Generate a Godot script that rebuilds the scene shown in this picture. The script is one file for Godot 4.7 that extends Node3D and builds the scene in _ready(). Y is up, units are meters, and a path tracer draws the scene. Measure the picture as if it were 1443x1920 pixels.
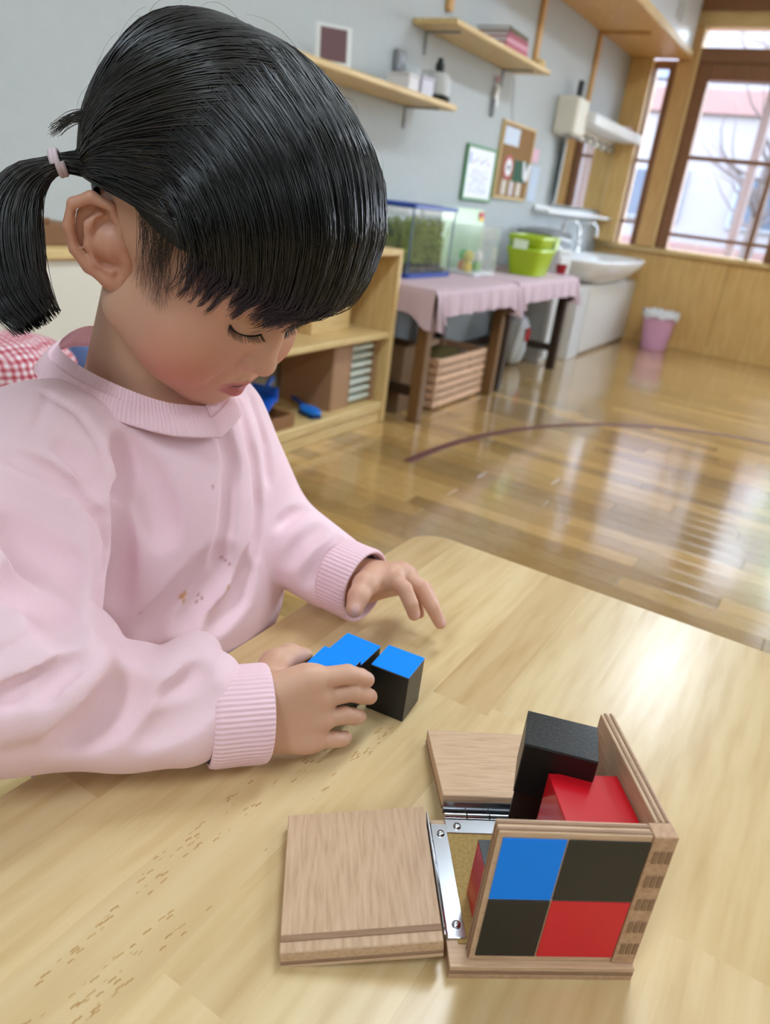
extends Node3D
# A nursery-school room: a child at a low beech table works with a cube puzzle; shelves, sink and windows behind.
# World: x runs along the long shelf wall towards the windows, z from that wall into the room, y up; the camera stands over (0, 0).

const EYE := Vector3(0.0, 0.86, 0.0)
const RIGHT := Vector3(0.52282729, 0.11476977, 0.84467717)
const UPV := Vector3(0.28404218, 0.91081213, -0.29956853)
const FWD := Vector3(0.80372362, -0.39654655, -0.44359798)
const FPX := 1390.0
const CEIL := 2.5
const WALLZ := -1.80
const WINX := 6.07

var M := {}
var used := {}
var t0 := 0

class MB:
	var v := PackedVector3Array()
	var n := PackedVector3Array()
	var uv := PackedVector2Array()
	var c := PackedColorArray()
	var ix := PackedInt32Array()
	var col := Color(1, 1, 1)
	var colored := false
	func tri(a: Vector3, b: Vector3, d: Vector3) -> void:
		var m := (b - a).cross(d - a)
		if m.length_squared() < 1e-20: return
		m = m.normalized()
		var k := v.size()
		for p: Vector3 in [a, b, d]:
			v.append(p); n.append(m); uv.append(Vector2(p.x, p.z)); c.append(col)
		ix.append_array([k, k + 2, k + 1])
	func quad(a: Vector3, b: Vector3, d: Vector3, e: Vector3, ua := Vector2(0, 0), ub := Vector2(1, 0), ud := Vector2(1, 1), ue := Vector2(0, 1)) -> void:
		var m := (d - a).cross(e - b)
		if m.length_squared() < 1e-20: return
		m = m.normalized()
		var k := v.size()
		for p: Vector3 in [a, b, d, e]:
			v.append(p); n.append(m); c.append(col)
		uv.append_array([ua, ub, ud, ue])
		ix.append_array([k, k + 2, k + 1, k, k + 3, k + 2])
	func oquad(a: Vector3, b: Vector3, d: Vector3, e: Vector3, o: Vector3) -> void:
		if (d - a).cross(e - b).dot(o) > 0: quad(a, b, d, e)
		else: quad(a, e, d, b)
	func box(ce: Vector3, s: Vector3, bev := 0.0, bs := Basis()) -> void:
		var h := s * 0.5
		bev = minf(bev, minf(h.x, minf(h.y, h.z)) * 0.9)
		var fs := []
		for ax in 3:
			for sg: float in [-1.0, 1.0]:
				var a1 := (ax + 1) % 3
				var a2 := (ax + 2) % 3
				var q := []
				for e: Vector2 in [Vector2(-1, -1), Vector2(1, -1), Vector2(1, 1), Vector2(-1, 1)]:
					var p := Vector3()
					p[ax] = sg * h[ax]
					p[a1] = e.x * (h[a1] - bev)
					p[a2] = e.y * (h[a2] - bev)
					q.append(ce + bs * p)
				if sg > 0: quad(q[0], q[1], q[2], q[3])
				else: quad(q[0], q[3], q[2], q[1])
		if bev > 0.0:
			for ax in 3:
				var a1 := (ax + 1) % 3
				var a2 := (ax + 2) % 3
				for s1: float in [-1.0, 1.0]:
					for s2: float in [-1.0, 1.0]:
						var pt := func(end: float, which: int) -> Vector3:
							var p := Vector3()
							p[ax] = end * (h[ax] - bev)
							p[a1] = s1 * (h[a1] - (0.0 if which == 0 else bev))
							p[a2] = s2 * (h[a2] - (bev if which == 0 else 0.0))
							return ce + bs * p
						var o := Vector3()
						o[a1] = s1
						o[a2] = s2
						oquad(pt.call(-1.0, 0), pt.call(1.0, 0), pt.call(1.0, 1), pt.call(-1.0, 1), bs * o)
			for sx: float in [-1.0, 1.0]:
				for sy: float in [-1.0, 1.0]:
					for sz: float in [-1.0, 1.0]:
						var a := ce + bs * Vector3(sx * h.x, sy * (h.y - bev), sz * (h.z - bev))
						var b := ce + bs * Vector3(sx * (h.x - bev), sy * h.y, sz * (h.z - bev))
						var d := ce + bs * Vector3(sx * (h.x - bev), sy * (h.y - bev), sz * h.z)
						if (b - a).cross(d - a).dot(bs * Vector3(sx, sy, sz)) > 0: tri(a, b, d)
						else: tri(a, d, b)
	# grid of points (rows of equal length), smooth normals; closed_u joins the last column to the first
	func grid(rows: Array, closed := false, flip := false) -> void:
		var nr := rows.size()
		var nc: int = rows[0].size()
		var k := v.size()
		var nn := PackedVector3Array()
		nn.resize(nr * nc)
		var cols := nc if closed else nc - 1
		for i in nr - 1:
			for j in cols:
				var j2 := (j + 1) % nc
				var a: Vector3 = rows[i][j]
				var b: Vector3 = rows[i][j2]
				var d: Vector3 = rows[i + 1][j2]
				var e: Vector3 = rows[i + 1][j]
				var m := (d - a).cross(e - b)
				if flip: m = -m
				nn[i * nc + j] += m; nn[i * nc + j2] += m; nn[(i + 1) * nc + j2] += m; nn[(i + 1) * nc + j] += m
				var q := [k + i * nc + j, k + i * nc + j2, k + (i + 1) * nc + j2, k + (i + 1) * nc + j]
				if flip: ix.append_array([q[0], q[1], q[2], q[0], q[2], q[3]])
				else: ix.append_array([q[0], q[2], q[1], q[0], q[3], q[2]])
		for i in nr:
			for j in nc:
				v.append(rows[i][j]); c.append(col)
				var m := nn[i * nc + j]
				n.append(m.normalized() if m.length_squared() > 1e-24 else Vector3.UP)
				uv.append(Vector2(float(j) / maxi(1, nc - 1), float(i) / maxi(1, nr - 1)))
	# tube along points with radii
	func tube(pts: Array, rad: Array, sides := 8, cap := true) -> void:
		var rows := []
		var last := Vector3()
		var up := Vector3.UP
		for i in pts.size():
			var d: Vector3 = (pts[mini(i + 1, pts.size() - 1)] - pts[maxi(i - 1, 0)])
			d = d.normalized() if d.length_squared() > 1e-16 else last
			last = d
			var sd := d.cross(up)
			if i == 0:
				if absf(d.y) > 0.9: up = Vector3.RIGHT
				sd = d.cross(up)
			sd = sd.normalized()
			up = sd.cross(d).normalized()
			var row := []
			var r: float = rad[i] if i < rad.size() else rad[rad.size() - 1]
			for j in sides:
				var a := TAU * j / sides
				row.append(pts[i] + (sd * cos(a) + up * sin(a)) * r)
			rows.append(row)
		grid(rows, true, true)
		if cap:
			for e in [0, rows.size() - 1]:
				var ce: Vector3 = pts[e]
				for j in sides:
					if e == 0: tri(ce, rows[e][(j + 1) % sides], rows[e][j])
					else: tri(ce, rows[e][j], rows[e][(j + 1) % sides])
	# profile of (radius, height) turned round the y axis at ce
	func lathe(ce: Vector3, prof: Array, sides := 24, sx := 1.0, sz := 1.0) -> void:
		var rows := []
		for p: Vector2 in prof:
			var row := []
			for j in sides:
				var a := TAU * j / sides
				row.append(ce + Vector3(p.x * cos(a) * sx, p.y, p.x * sin(a) * sz))
			rows.append(row)
		grid(rows, true, false)
	# polygon (counter-clockwise in x, z seen from above is not required) raised from y0 to y1
	func prism(poly: PackedVector2Array, y0: float, y1: float, tf := Transform3D()) -> void:
		var t := Geometry2D.triangulate_polygon(poly)
		var cw := Geometry2D.is_polygon_clockwise(poly)
		for i in range(0, t.size(), 3):
			var q := [poly[t[i]], poly[t[i + 1]], poly[t[i + 2]]]
			var a := tf * Vector3(q[0].x, y1, q[0].y)
			var b := tf * Vector3(q[1].x, y1, q[1].y)
			var d := tf * Vector3(q[2].x, y1, q[2].y)
			var up := (b - a).cross(d - a).dot(tf.basis.y) > 0
			if up: tri(a, b, d)
			else: tri(a, d, b)
			a = tf * Vector3(q[0].x, y0, q[0].y)
			b = tf * Vector3(q[1].x, y0, q[1].y)
			d = tf * Vector3(q[2].x, y0, q[2].y)
			if up: tri(a, d, b)
			else: tri(a, b, d)
		for i in poly.size():
			var p := poly[i]
			var q := poly[(i + 1) % poly.size()]
			var a := tf * Vector3(p.x, y0, p.y)
			var b := tf * Vector3(q.x, y0, q.y)
			var d := tf * Vector3(q.x, y1, q.y)
			var e := tf * Vector3(p.x, y1, p.y)
			var outw := Vector2(q.y - p.y, -(q.x - p.x)) * (-1.0 if cw else 1.0)
			var m := (d - a).cross(e - b)
			if m.dot(tf.basis * Vector3(outw.x, 0, outw.y)) > 0: quad(a, b, d, e)
			else: quad(b, a, e, d)
	func mesh() -> ArrayMesh:
		var a := []
		a.resize(Mesh.ARRAY_MAX)
		a[Mesh.ARRAY_VERTEX] = v
		a[Mesh.ARRAY_NORMAL] = n
		a[Mesh.ARRAY_TEX_UV] = uv
		if colored: a[Mesh.ARRAY_COLOR] = c
		a[Mesh.ARRAY_INDEX] = ix
		var m := ArrayMesh.new()
		m.add_surface_from_arrays(Mesh.PRIMITIVE_TRIANGLES, a)
		return m

func numbered(called: String) -> String:
	if not used.has(called):
		used[called] = 0
		return called
	used[called] += 1
	return "%s_%03d" % [called, used[called]]

func thing(called: String, label: String, category: String, at := Vector3.ZERO, turn := 0.0, group := "") -> Node3D:
	var o := Node3D.new()
	o.name = numbered(called)
	add_child(o)
	o.position = at
	o.rotation.y = turn
	o.set_meta("label", label)
	o.set_meta("category", category)
	if group: o.set_meta("group", group)
	return o

func part(parent: Node, called: String, mesh, m: Material, label := "") -> MeshInstance3D:
	var o := MeshInstance3D.new()
	o.name = called
	o.mesh = mesh.mesh() if mesh is MB else mesh
	o.material_override = m
	parent.add_child(o, true)
	if label: o.set_meta("label", label)
	return o

# a thing that is one mesh
func single(called: String, mesh, m: Material, label: String, category: String, group := "") -> MeshInstance3D:
	var o := part(self, numbered(called), mesh, m, label)
	o.set_meta("category", category)
	if group: o.set_meta("group", group)
	return o

func struct_node(called: String, label: String) -> Node3D:
	var o := Node3D.new()
	o.name = numbered(called)
	add_child(o)
	o.set_meta("kind", "structure")
	o.set_meta("label", label)
	o.set_meta("category", called.split("_")[0])
	return o

func struct(called: String, mesh, m: Material, label: String) -> MeshInstance3D:
	var o := part(self, numbered(called), mesh, m, label)
	o.set_meta("kind", "structure")
	o.set_meta("category", called.split("_")[0])
	return o

func bx(ce: Vector3, s: Vector3, bev := 0.0, bs := Basis()) -> MB:
	var b := MB.new()
	b.box(ce, s, bev, bs)
	return b

# box between two corners
func bb(a: Vector3, b: Vector3, bev := 0.0) -> MB:
	return bx((a + b) * 0.5, (b - a).abs(), bev)

func px(x: float, y: float, depth: float) -> Vector3:
	return EYE + (RIGHT * ((x - 721.5) / FPX) - UPV * ((y - 960.0) / FPX) + FWD) * depth

func to_px(p: Vector3) -> Vector3:
	var d := p - EYE
	var k := d.dot(FWD)
	return Vector3(721.5 + FPX * d.dot(RIGHT) / k, 960.0 - FPX * d.dot(UPV) / k, k)

func stamp(what: String) -> void:
	print("%6d ms  %s" % [Time.get_ticks_msec() - t0, what])

func noise_tex(sd: int, freq: float, stops: Array, size := 512, octaves := 4, warp := 0.0) -> NoiseTexture2D:
	var f := FastNoiseLite.new()
	f.seed = sd
	f.noise_type = FastNoiseLite.TYPE_SIMPLEX_SMOOTH
	f.frequency = freq
	f.fractal_octaves = octaves
	if warp > 0.0:
		f.domain_warp_enabled = true
		f.domain_warp_amplitude = warp
		f.domain_warp_frequency = freq * 1.5
	var g := Gradient.new()
	var off := PackedFloat32Array()
	var cols := PackedColorArray()
	for s in stops:
		off.append(s[0]); cols.append(s[1])
	g.offsets = off
	g.colors = cols
	var t := NoiseTexture2D.new()
	t.width = size
	t.height = size
	t.seamless = true
	t.noise = f
	t.color_ramp = g
	return t

func plain(c: Color, rough := 0.6, spec := 0.5) -> StandardMaterial3D:
	var m := StandardMaterial3D.new()
	m.albedo_color = c
	m.roughness = rough
	m.metallic_specular = spec
	return m

# tex with triplanar in world space; sc is repeats per metre on each axis
func textured(tex: Texture2D, sc: Vector3, rough := 0.5, tint := Color(1, 1, 1), off := Vector3.ZERO, world := true) -> StandardMaterial3D:
	var m := plain(tint, rough)
	m.albedo_texture = tex
	m.uv1_triplanar = true
	m.uv1_world_triplanar = world
	m.uv1_scale = sc
	m.uv1_offset = off
	return m

func glassy(c: Color, rough := 0.02) -> StandardMaterial3D:
	var m := plain(c, rough)
	m.transparency = BaseMaterial3D.TRANSPARENCY_ALPHA
	return m

func lamp(at: Vector3, size: Vector2, energy: float, label: String) -> void:
	var o := thing("ceiling_light", label, "light", at, 0.0, "fluorescent ceiling lights")
	part(o, "housing", bx(Vector3(0, 0.045, 0), Vector3(size.x + 0.06, 0.07, size.y + 0.06), 0.008), M.white_metal)
	part(o, "diffuser", bx(Vector3(0, 0.0, 0), Vector3(size.x, 0.03, size.y), 0.006), M.lamp_glow)
	var l := AreaLight3D.new()
	l.name = "glow"
	l.area_size = size
	l.light_energy = energy
	l.light_color = Color(0.87, 0.94, 1.0)
	l.shadow_enabled = true
	l.rotation_degrees.x = -90
	l.position.y = -0.02
	l.set("area_range", 14.0)
	o.add_child(l)

func _ready() -> void:
	t0 = Time.get_ticks_msec()
	# ---- camera
	var cam := Camera3D.new()
	cam.name = "camera"
	cam.transform = Transform3D(Basis(RIGHT, UPV, -FWD).orthonormalized(), EYE)
	cam.fov = 69.26
	cam.near = 0.02
	cam.far = 100.0
	var at := CameraAttributesPhysical.new()
	at.frustum_focal_length = 17.375
	at.frustum_focus_distance = 0.46
	at.frustum_near = 0.02
	at.frustum_far = 100.0
	at.exposure_aperture = 5.2
	cam.attributes = at
	add_child(cam)
	cam.current = true
	# ---- sky and exposure
	var env := Environment.new()
	env.background_mode = Environment.BG_SKY
	var sky := ProceduralSkyMaterial.new()
	sky.sky_top_color = Color(0.78, 0.87, 1.0)
	sky.sky_horizon_color = Color(0.93, 0.96, 1.0)
	sky.ground_bottom_color = Color(0.55, 0.52, 0.50)
	sky.ground_horizon_color = Color(0.80, 0.80, 0.80)
	sky.sky_energy_multiplier = 1.0
	env.sky = Sky.new()
	env.sky.sky_material = sky
	env.background_energy_multiplier = 18.0
	env.tonemap_mode = Environment.TONE_MAPPER_LINEAR
	env.tonemap_exposure = 1.0
	env.sdfgi_enabled = true
	env.ssao_enabled = true
	env.ssil_enabled = true
	var we := WorldEnvironment.new()
	we.name = "world"
	we.environment = env
	add_child(we)
	materials()
	# ---- ceiling lights
	lamp(Vector3(3.85, CEIL - 0.09, -0.28), Vector2(1.2, 0.26), 2.1, "white fluorescent ceiling light nearest the sink and the shelf wall")
	lamp(Vector3(1.30, CEIL - 0.09, -0.28), Vector2(1.2, 0.26), 2.1, "white fluorescent ceiling light above the low table and the child")
	lamp(Vector3(-1.25, CEIL - 0.09, -0.28), Vector2(1.2, 0.26), 2.1, "white fluorescent ceiling light between the shelf wall and the windowless end")
	lamp(Vector3(3.85, CEIL - 0.09, 1.9), Vector2(1.2, 0.26), 2.1, "white fluorescent ceiling light over the open floor by the windows")
	lamp(Vector3(1.30, CEIL - 0.09, 1.9), Vector2(1.2, 0.26), 2.1, "white fluorescent ceiling light over the open floor beside the low table")
	lamp(Vector3(-1.25, CEIL - 0.09, 1.9), Vector2(1.2, 0.26), 2.1, "white fluorescent ceiling light over the open floor at the windowless end")
	room()
	stamp("room")
	outside()
	window_wall()
	stamp("windows")
	furniture()
	stamp("furniture")
	table_and_puzzle()
	stamp("table")
	child()
	stamp("child")

func materials() -> void:
	var beech := noise_tex(3, 0.012, [[0.0, Color(0.80, 0.675, 0.475)], [0.35, Color(0.85, 0.735, 0.54)], [0.6, Color(0.875, 0.77, 0.58)], [1.0, Color(0.90, 0.80, 0.62)]], 512, 5, 18.0)
	var grain := noise_tex(8, 0.02, [[0.0, Color(0.67, 0.53, 0.33)], [0.4, Color(0.77, 0.635, 0.41)], [0.55, Color(0.81, 0.68, 0.45)], [0.62, Color(0.71, 0.57, 0.36)], [1.0, Color(0.84, 0.72, 0.49)]], 512, 5, 20.0)
	var pine := noise_tex(5, 0.014, [[0.0, Color(0.83, 0.69, 0.455)], [0.5, Color(0.87, 0.745, 0.51)], [1.0, Color(0.905, 0.795, 0.57)]], 512, 4, 15.0)
	var cloth := noise_tex(12, 0.25, [[0.0, Color(0, 0, 0)], [1.0, Color(1, 1, 1)]], 256, 3)
	M.beech_tex = beech
	M.maple_tex = noise_tex(29, 0.02, [[0.0, Color(0.72, 0.60, 0.48)], [0.45, Color(0.79, 0.67, 0.545)], [1.0, Color(0.84, 0.73, 0.61)]], 512, 5, 12.0)
	M.grain_tex = grain
	M.bump_tex = cloth
	M.lamp_glow = plain(Color(1, 1, 1), 0.5)
	M.lamp_glow.emission_enabled = true
	M.lamp_glow.emission = Color(0.90, 0.95, 1.0)
	M.lamp_glow.emission_energy_multiplier = 4.0
	M.white_metal = plain(Color(0.92, 0.92, 0.91), 0.4)
	var plaster := noise_tex(21, 0.05, [[0.0, Color(0.735, 0.755, 0.755)], [1.0, Color(0.75, 0.77, 0.77)]], 256, 4)
	M.wall = textured(plaster, Vector3(1.2, 1.2, 1.2), 0.75)
	M.ceiling = plain(Color(0.95, 0.95, 0.93), 0.8)
	# floor: oiled oak strip
	M.floor = []
	var tints := [Color(0.86, 0.84, 0.82), Color(0.98, 0.96, 0.93), Color(0.92, 0.90, 0.88), Color(1.05, 1.02, 0.98), Color(0.84, 0.81, 0.78), Color(0.95, 0.91, 0.86)]
	for i in 6:
		var m := textured(grain, Vector3(7.0, 7.0, 0.55), 0.17, tints[i] * Color(0.98, 0.98, 0.98), Vector3(i * 0.37, i * 0.21, i * 0.43))
		m.heightmap_enabled = true
		m.heightmap_texture = cloth
		m.heightmap_scale = 0.004
		m.clearcoat_enabled = true
		m.clearcoat = 1.0
		m.clearcoat_roughness = 0.12
		M.floor.append(m)
	M.joint = plain(Color(0.30, 0.19, 0.10), 0.7)
	# table staves
	M.stave = []
	var st := [Color(0.965, 0.955, 0.945), Color(0.935, 0.91, 0.88), Color(0.985, 0.975, 0.96), Color(0.92, 0.88, 0.84), Color(0.95, 0.93, 0.90), Color(0.925, 0.885, 0.85)]
	for i in 6:
		var m := textured(beech, Vector3(0.9, 9.0, 9.0), 0.30, st[i], Vector3(i * 0.31, i * 0.17, i * 0.53))
		m.clearcoat_enabled = true
		m.clearcoat = 0.25
		m.clearcoat_roughness = 0.19
		M.stave.append(m)
	M.stave_fleck = textured(flecked(), Vector3(0.9, 9.0, 9.0), 0.30, Color(0.965, 0.955, 0.945))
	M.stave_fleck.clearcoat_enabled = true
	M.stave_fleck.clearcoat = 0.25
	M.stave_fleck.clearcoat_roughness = 0.19
	M.pine_x = textured(pine, Vector3(0.7, 7.0, 7.0), 0.45)
	M.pine_y = textured(pine, Vector3(7.0, 0.7, 7.0), 0.45)
	M.pine_z = textured(pine, Vector3(7.0, 7.0, 0.7), 0.45)
	M.cabinet_wood = textured(grain, Vector3(0.5, 4.0, 4.0), 0.4, Color(1.12, 1.04, 0.95))
	M.panel_wood = textured(pine, Vector3(4.0, 0.5, 4.0), 0.4, Color(1.0, 0.95, 0.86))
	M.post_wood = textured(pine, Vector3(8.0, 0.6, 8.0), 0.45, Color(0.95, 0.86, 0.78))
	M.brown_frame = textured(grain, Vector3(9.0, 0.8, 9.0), 0.45, Color(0.70, 0.58, 0.58))
	M.dark_wood = textured(grain, Vector3(9.0, 0.9, 9.0), 0.5, Color(0.26, 0.21, 0.20))
	M.leg_wood = textured(grain, Vector3(9.0, 0.9, 9.0), 0.5, Color(0.62, 0.54, 0.48))
	M.birch_x = textured(pine, Vector3(1.0, 12.0, 12.0), 0.5, Color(1.08, 1.02, 1.0))
	M.white = plain(Color(0.93, 0.93, 0.92), 0.5)
	M.white_gloss = plain(Color(0.95, 0.95, 0.94), 0.12)
	M.cream = plain(Color(0.90, 0.87, 0.80), 0.5)
	M.grey = plain(Color(0.55, 0.55, 0.56), 0.5)
	M.black = plain(Color(0.05, 0.05, 0.055), 0.4)
	M.pane = glassy(Color(0.96, 0.99, 0.98, 0.05))
	M.pane.metallic_specular = 0.5
	M.chrome = plain(Color(0.88, 0.88, 0.88), 0.18)
	M.chrome.metallic = 1.0
	M.iron = plain(Color(0.30, 0.29, 0.28), 0.4)
	M.blue = plain(Color(0.05, 0.35, 0.80), 0.4)
	M.card = plain(Color(0.93, 0.94, 0.95), 0.7)

# beech with the short brown ray flecks that flat-sawn boards show
const FLECK := Vector2(-0.25, -0.20)
func flecked() -> ImageTexture:
	var f := FastNoiseLite.new()
	f.seed = 77
	f.frequency = 0.008
	f.fractal_octaves = 4
	var im := Image.create(2048, 256, false, Image.FORMAT_RGB8)
	var w := 2048
	for y in 256:
		for x in range(0, w, 4):
			var a := TAU * y / 256.0
			var k := clampf(0.5 + 0.9 * f.get_noise_3d(x * 0.35, cos(a) * 120.0, sin(a) * 120.0), 0.0, 1.0)
			im.fill_rect(Rect2i(x, y, 4, 1), Color(0.84, 0.72, 0.525).lerp(Color(0.885, 0.785, 0.60), k))
	var rng := RandomNumberGenerator.new()
	rng.seed = 5
	for i in 3400:
		var x := rng.randi() % w
		var y := rng.randi() % 256
		if f.get_noise_2d(x * 0.25, y * 2.0 + 3000.0) < 0.02: continue
		var n := rng.randi_range(3, 9)
		var c := Color(0.70, 0.53, 0.32).lerp(Color(0.78, 0.63, 0.42), rng.randf())
		for q in n:
			im.fill_rect(Rect2i((x + q) % w, (y + q / 5) % 256, 1, 2 if n > 5 else 1), c)
	return ImageTexture.create_from_image(im)

func room() -> void:
	# floor slab, then one strip of oak at a time
	var f := struct_node("floor", "glossy golden oak strip floor running towards the shelf wall")
	part(f, "subfloor", bb(Vector3(-2.8, -0.12, WALLZ - 0.1), Vector3(WINX + 0.1, -0.012, 4.3)), M.joint)
	part(f, "boarding", bb(Vector3(-2.8, -0.011, 0.55), Vector3(WINX, 0.0, 4.2)), M.floor[1])
	part(f, "boarding", bb(Vector3(-2.8, -0.011, WALLZ), Vector3(0.28, 0.0, 0.549)), M.floor[2])
	var rng := RandomNumberGenerator.new()
	rng.seed = 71
	var w := 0.075
	var shapes := {}
	var x := 0.28
	var row := 0
	while x < WINX - 0.01:
		var z := WALLZ
		var first := true
		while z < 0.54:
			var l: float = [0.75, 0.91, 1.1, 0.6][rng.randi() % 4]
			if first: l *= [0.4, 0.7, 1.0][row % 3]
			first = false
			l = minf(l, 0.549 - z)
			if 0.549 - (z + l) < 0.12: l = 0.549 - z
			var wd := minf(w, WINX - x)
			var key := "%.3f %.3f" % [l, wd]
			if not shapes.has(key): shapes[key] = bx(Vector3(wd / 2, -0.006, l / 2), Vector3(wd - 0.0012, 0.012, l - 0.0012), 0.0007).mesh()
			var o := part(f, "plank", shapes[key], M.floor[rng.randi() % 6])
			o.position = Vector3(x, 0, z)
			z += l
		x += w
		row += 1
	struct("ceiling", bb(Vector3(-2.9, CEIL, WALLZ - 0.12), Vector3(WINX + 0.12, CEIL + 0.12, 4.3)), M.ceiling, "white ceiling above the room")
	struct("wall_shelves", bb(Vector3(-2.9, -0.1, WALLZ - 0.14), Vector3(WINX + 0.12, CEIL, WALLZ)), M.wall, "long off-white plaster wall with the shelves and the sink")
	struct("wall_end", bb(Vector3(-2.95, -0.1, WALLZ), Vector3(-2.8, CEIL, 4.3)), M.wall, "off-white wall at the end without windows")
	struct("wall_side", bb(Vector3(-2.9, -0.1, 4.2), Vector3(WINX + 0.12, CEIL, 4.34)), M.wall, "off-white wall across from the shelf wall")
	struct("baseboard_shelves", bb(Vector3(-2.8, 0, WALLZ), Vector3(WINX, 0.06, WALLZ + 0.012), 0.003), M.pine_x, "narrow wooden baseboard along the shelf wall")
	# wooden battens on the plaster
	var k := 1
	for b in [[3.25, 1.575], [4.255, 1.53], [5.22, 1.50]]:
		var hi := CEIL if b[0] < 4.0 else 1.9
		struct("trim_%d" % k, bb(Vector3(b[0] - 0.022, b[1], WALLZ), Vector3(b[0] + 0.022, hi, WALLZ + 0.022), 0.003), M.post_wood, ["short upright wooden batten above the upper shelf's near end", "upright wooden batten behind the upper shelf's far end", "upright wooden batten above the hook rail"][k - 1])
		k += 1
	# tape line laid on the floor: part of a large oval
	var tape := MB.new()
	var pts := []
	var ce := Vector2(2.22, -0.012)   # centre of the oval in x, z
	for i in 61:
		var a := deg_to_rad(-91.5 + i * 3.0)
		pts.append(ce + Vector2(cos(a) * 1.52, sin(a) * 1.128))
	for i in 60:
		var p: Vector2 = pts[i]
		var q: Vector2 = pts[i + 1]
		var d0: Vector2 = (pts[i + 1] - pts[maxi(i - 1, 0)]).normalized().orthogonal() * 0.018
		var d1: Vector2 = (pts[mini(i + 2, 60)] - pts[i]).normalized().orthogonal() * 0.018
		var y := 0.0012
		tape.oquad(Vector3(p.x - d0.x, y, p.y - d0.y), Vector3(q.x - d1.x, y, q.y - d1.y), Vector3(q.x + d1.x, y, q.y + d1.y), Vector3(p.x + d0.x, y, p.y + d0.y), Vector3.UP)
		for sg: float in [-1.0, 1.0]:
			tape.oquad(Vector3(p.x + sg * d0.x, 0, p.y + sg * d0.y), Vector3(q.x + sg * d1.x, 0, q.y + sg * d1.y), Vector3(q.x + sg * d1.x, y, q.y + sg * d1.y), Vector3(p.x + sg * d0.x, y, p.y + sg * d0.y), Vector3(sg * d0.x, 0, sg * d0.y))
	single("floor_tape", tape, plain(Color(0.42, 0.26, 0.24), 0.45), "curved line of brown tape stuck on the oak floor", "tape")

func pane(parent: Node, z0: float, z1: float, y0: float, y1: float, x := WINX) -> void:
	part(parent, "pane", bb(Vector3(x - 0.002, y0, z0), Vector3(x + 0.002, y1, z1)), M.pane)

func bar(parent: Node, called: String, z0: float, z1: float, y0: float, y1: float, m: Material, t := 0.05, x := WINX) -> void:
	part(parent, called, bb(Vector3(x - t, y0, z0), Vector3(x + t, y1, z1), 0.004), m)

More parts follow.
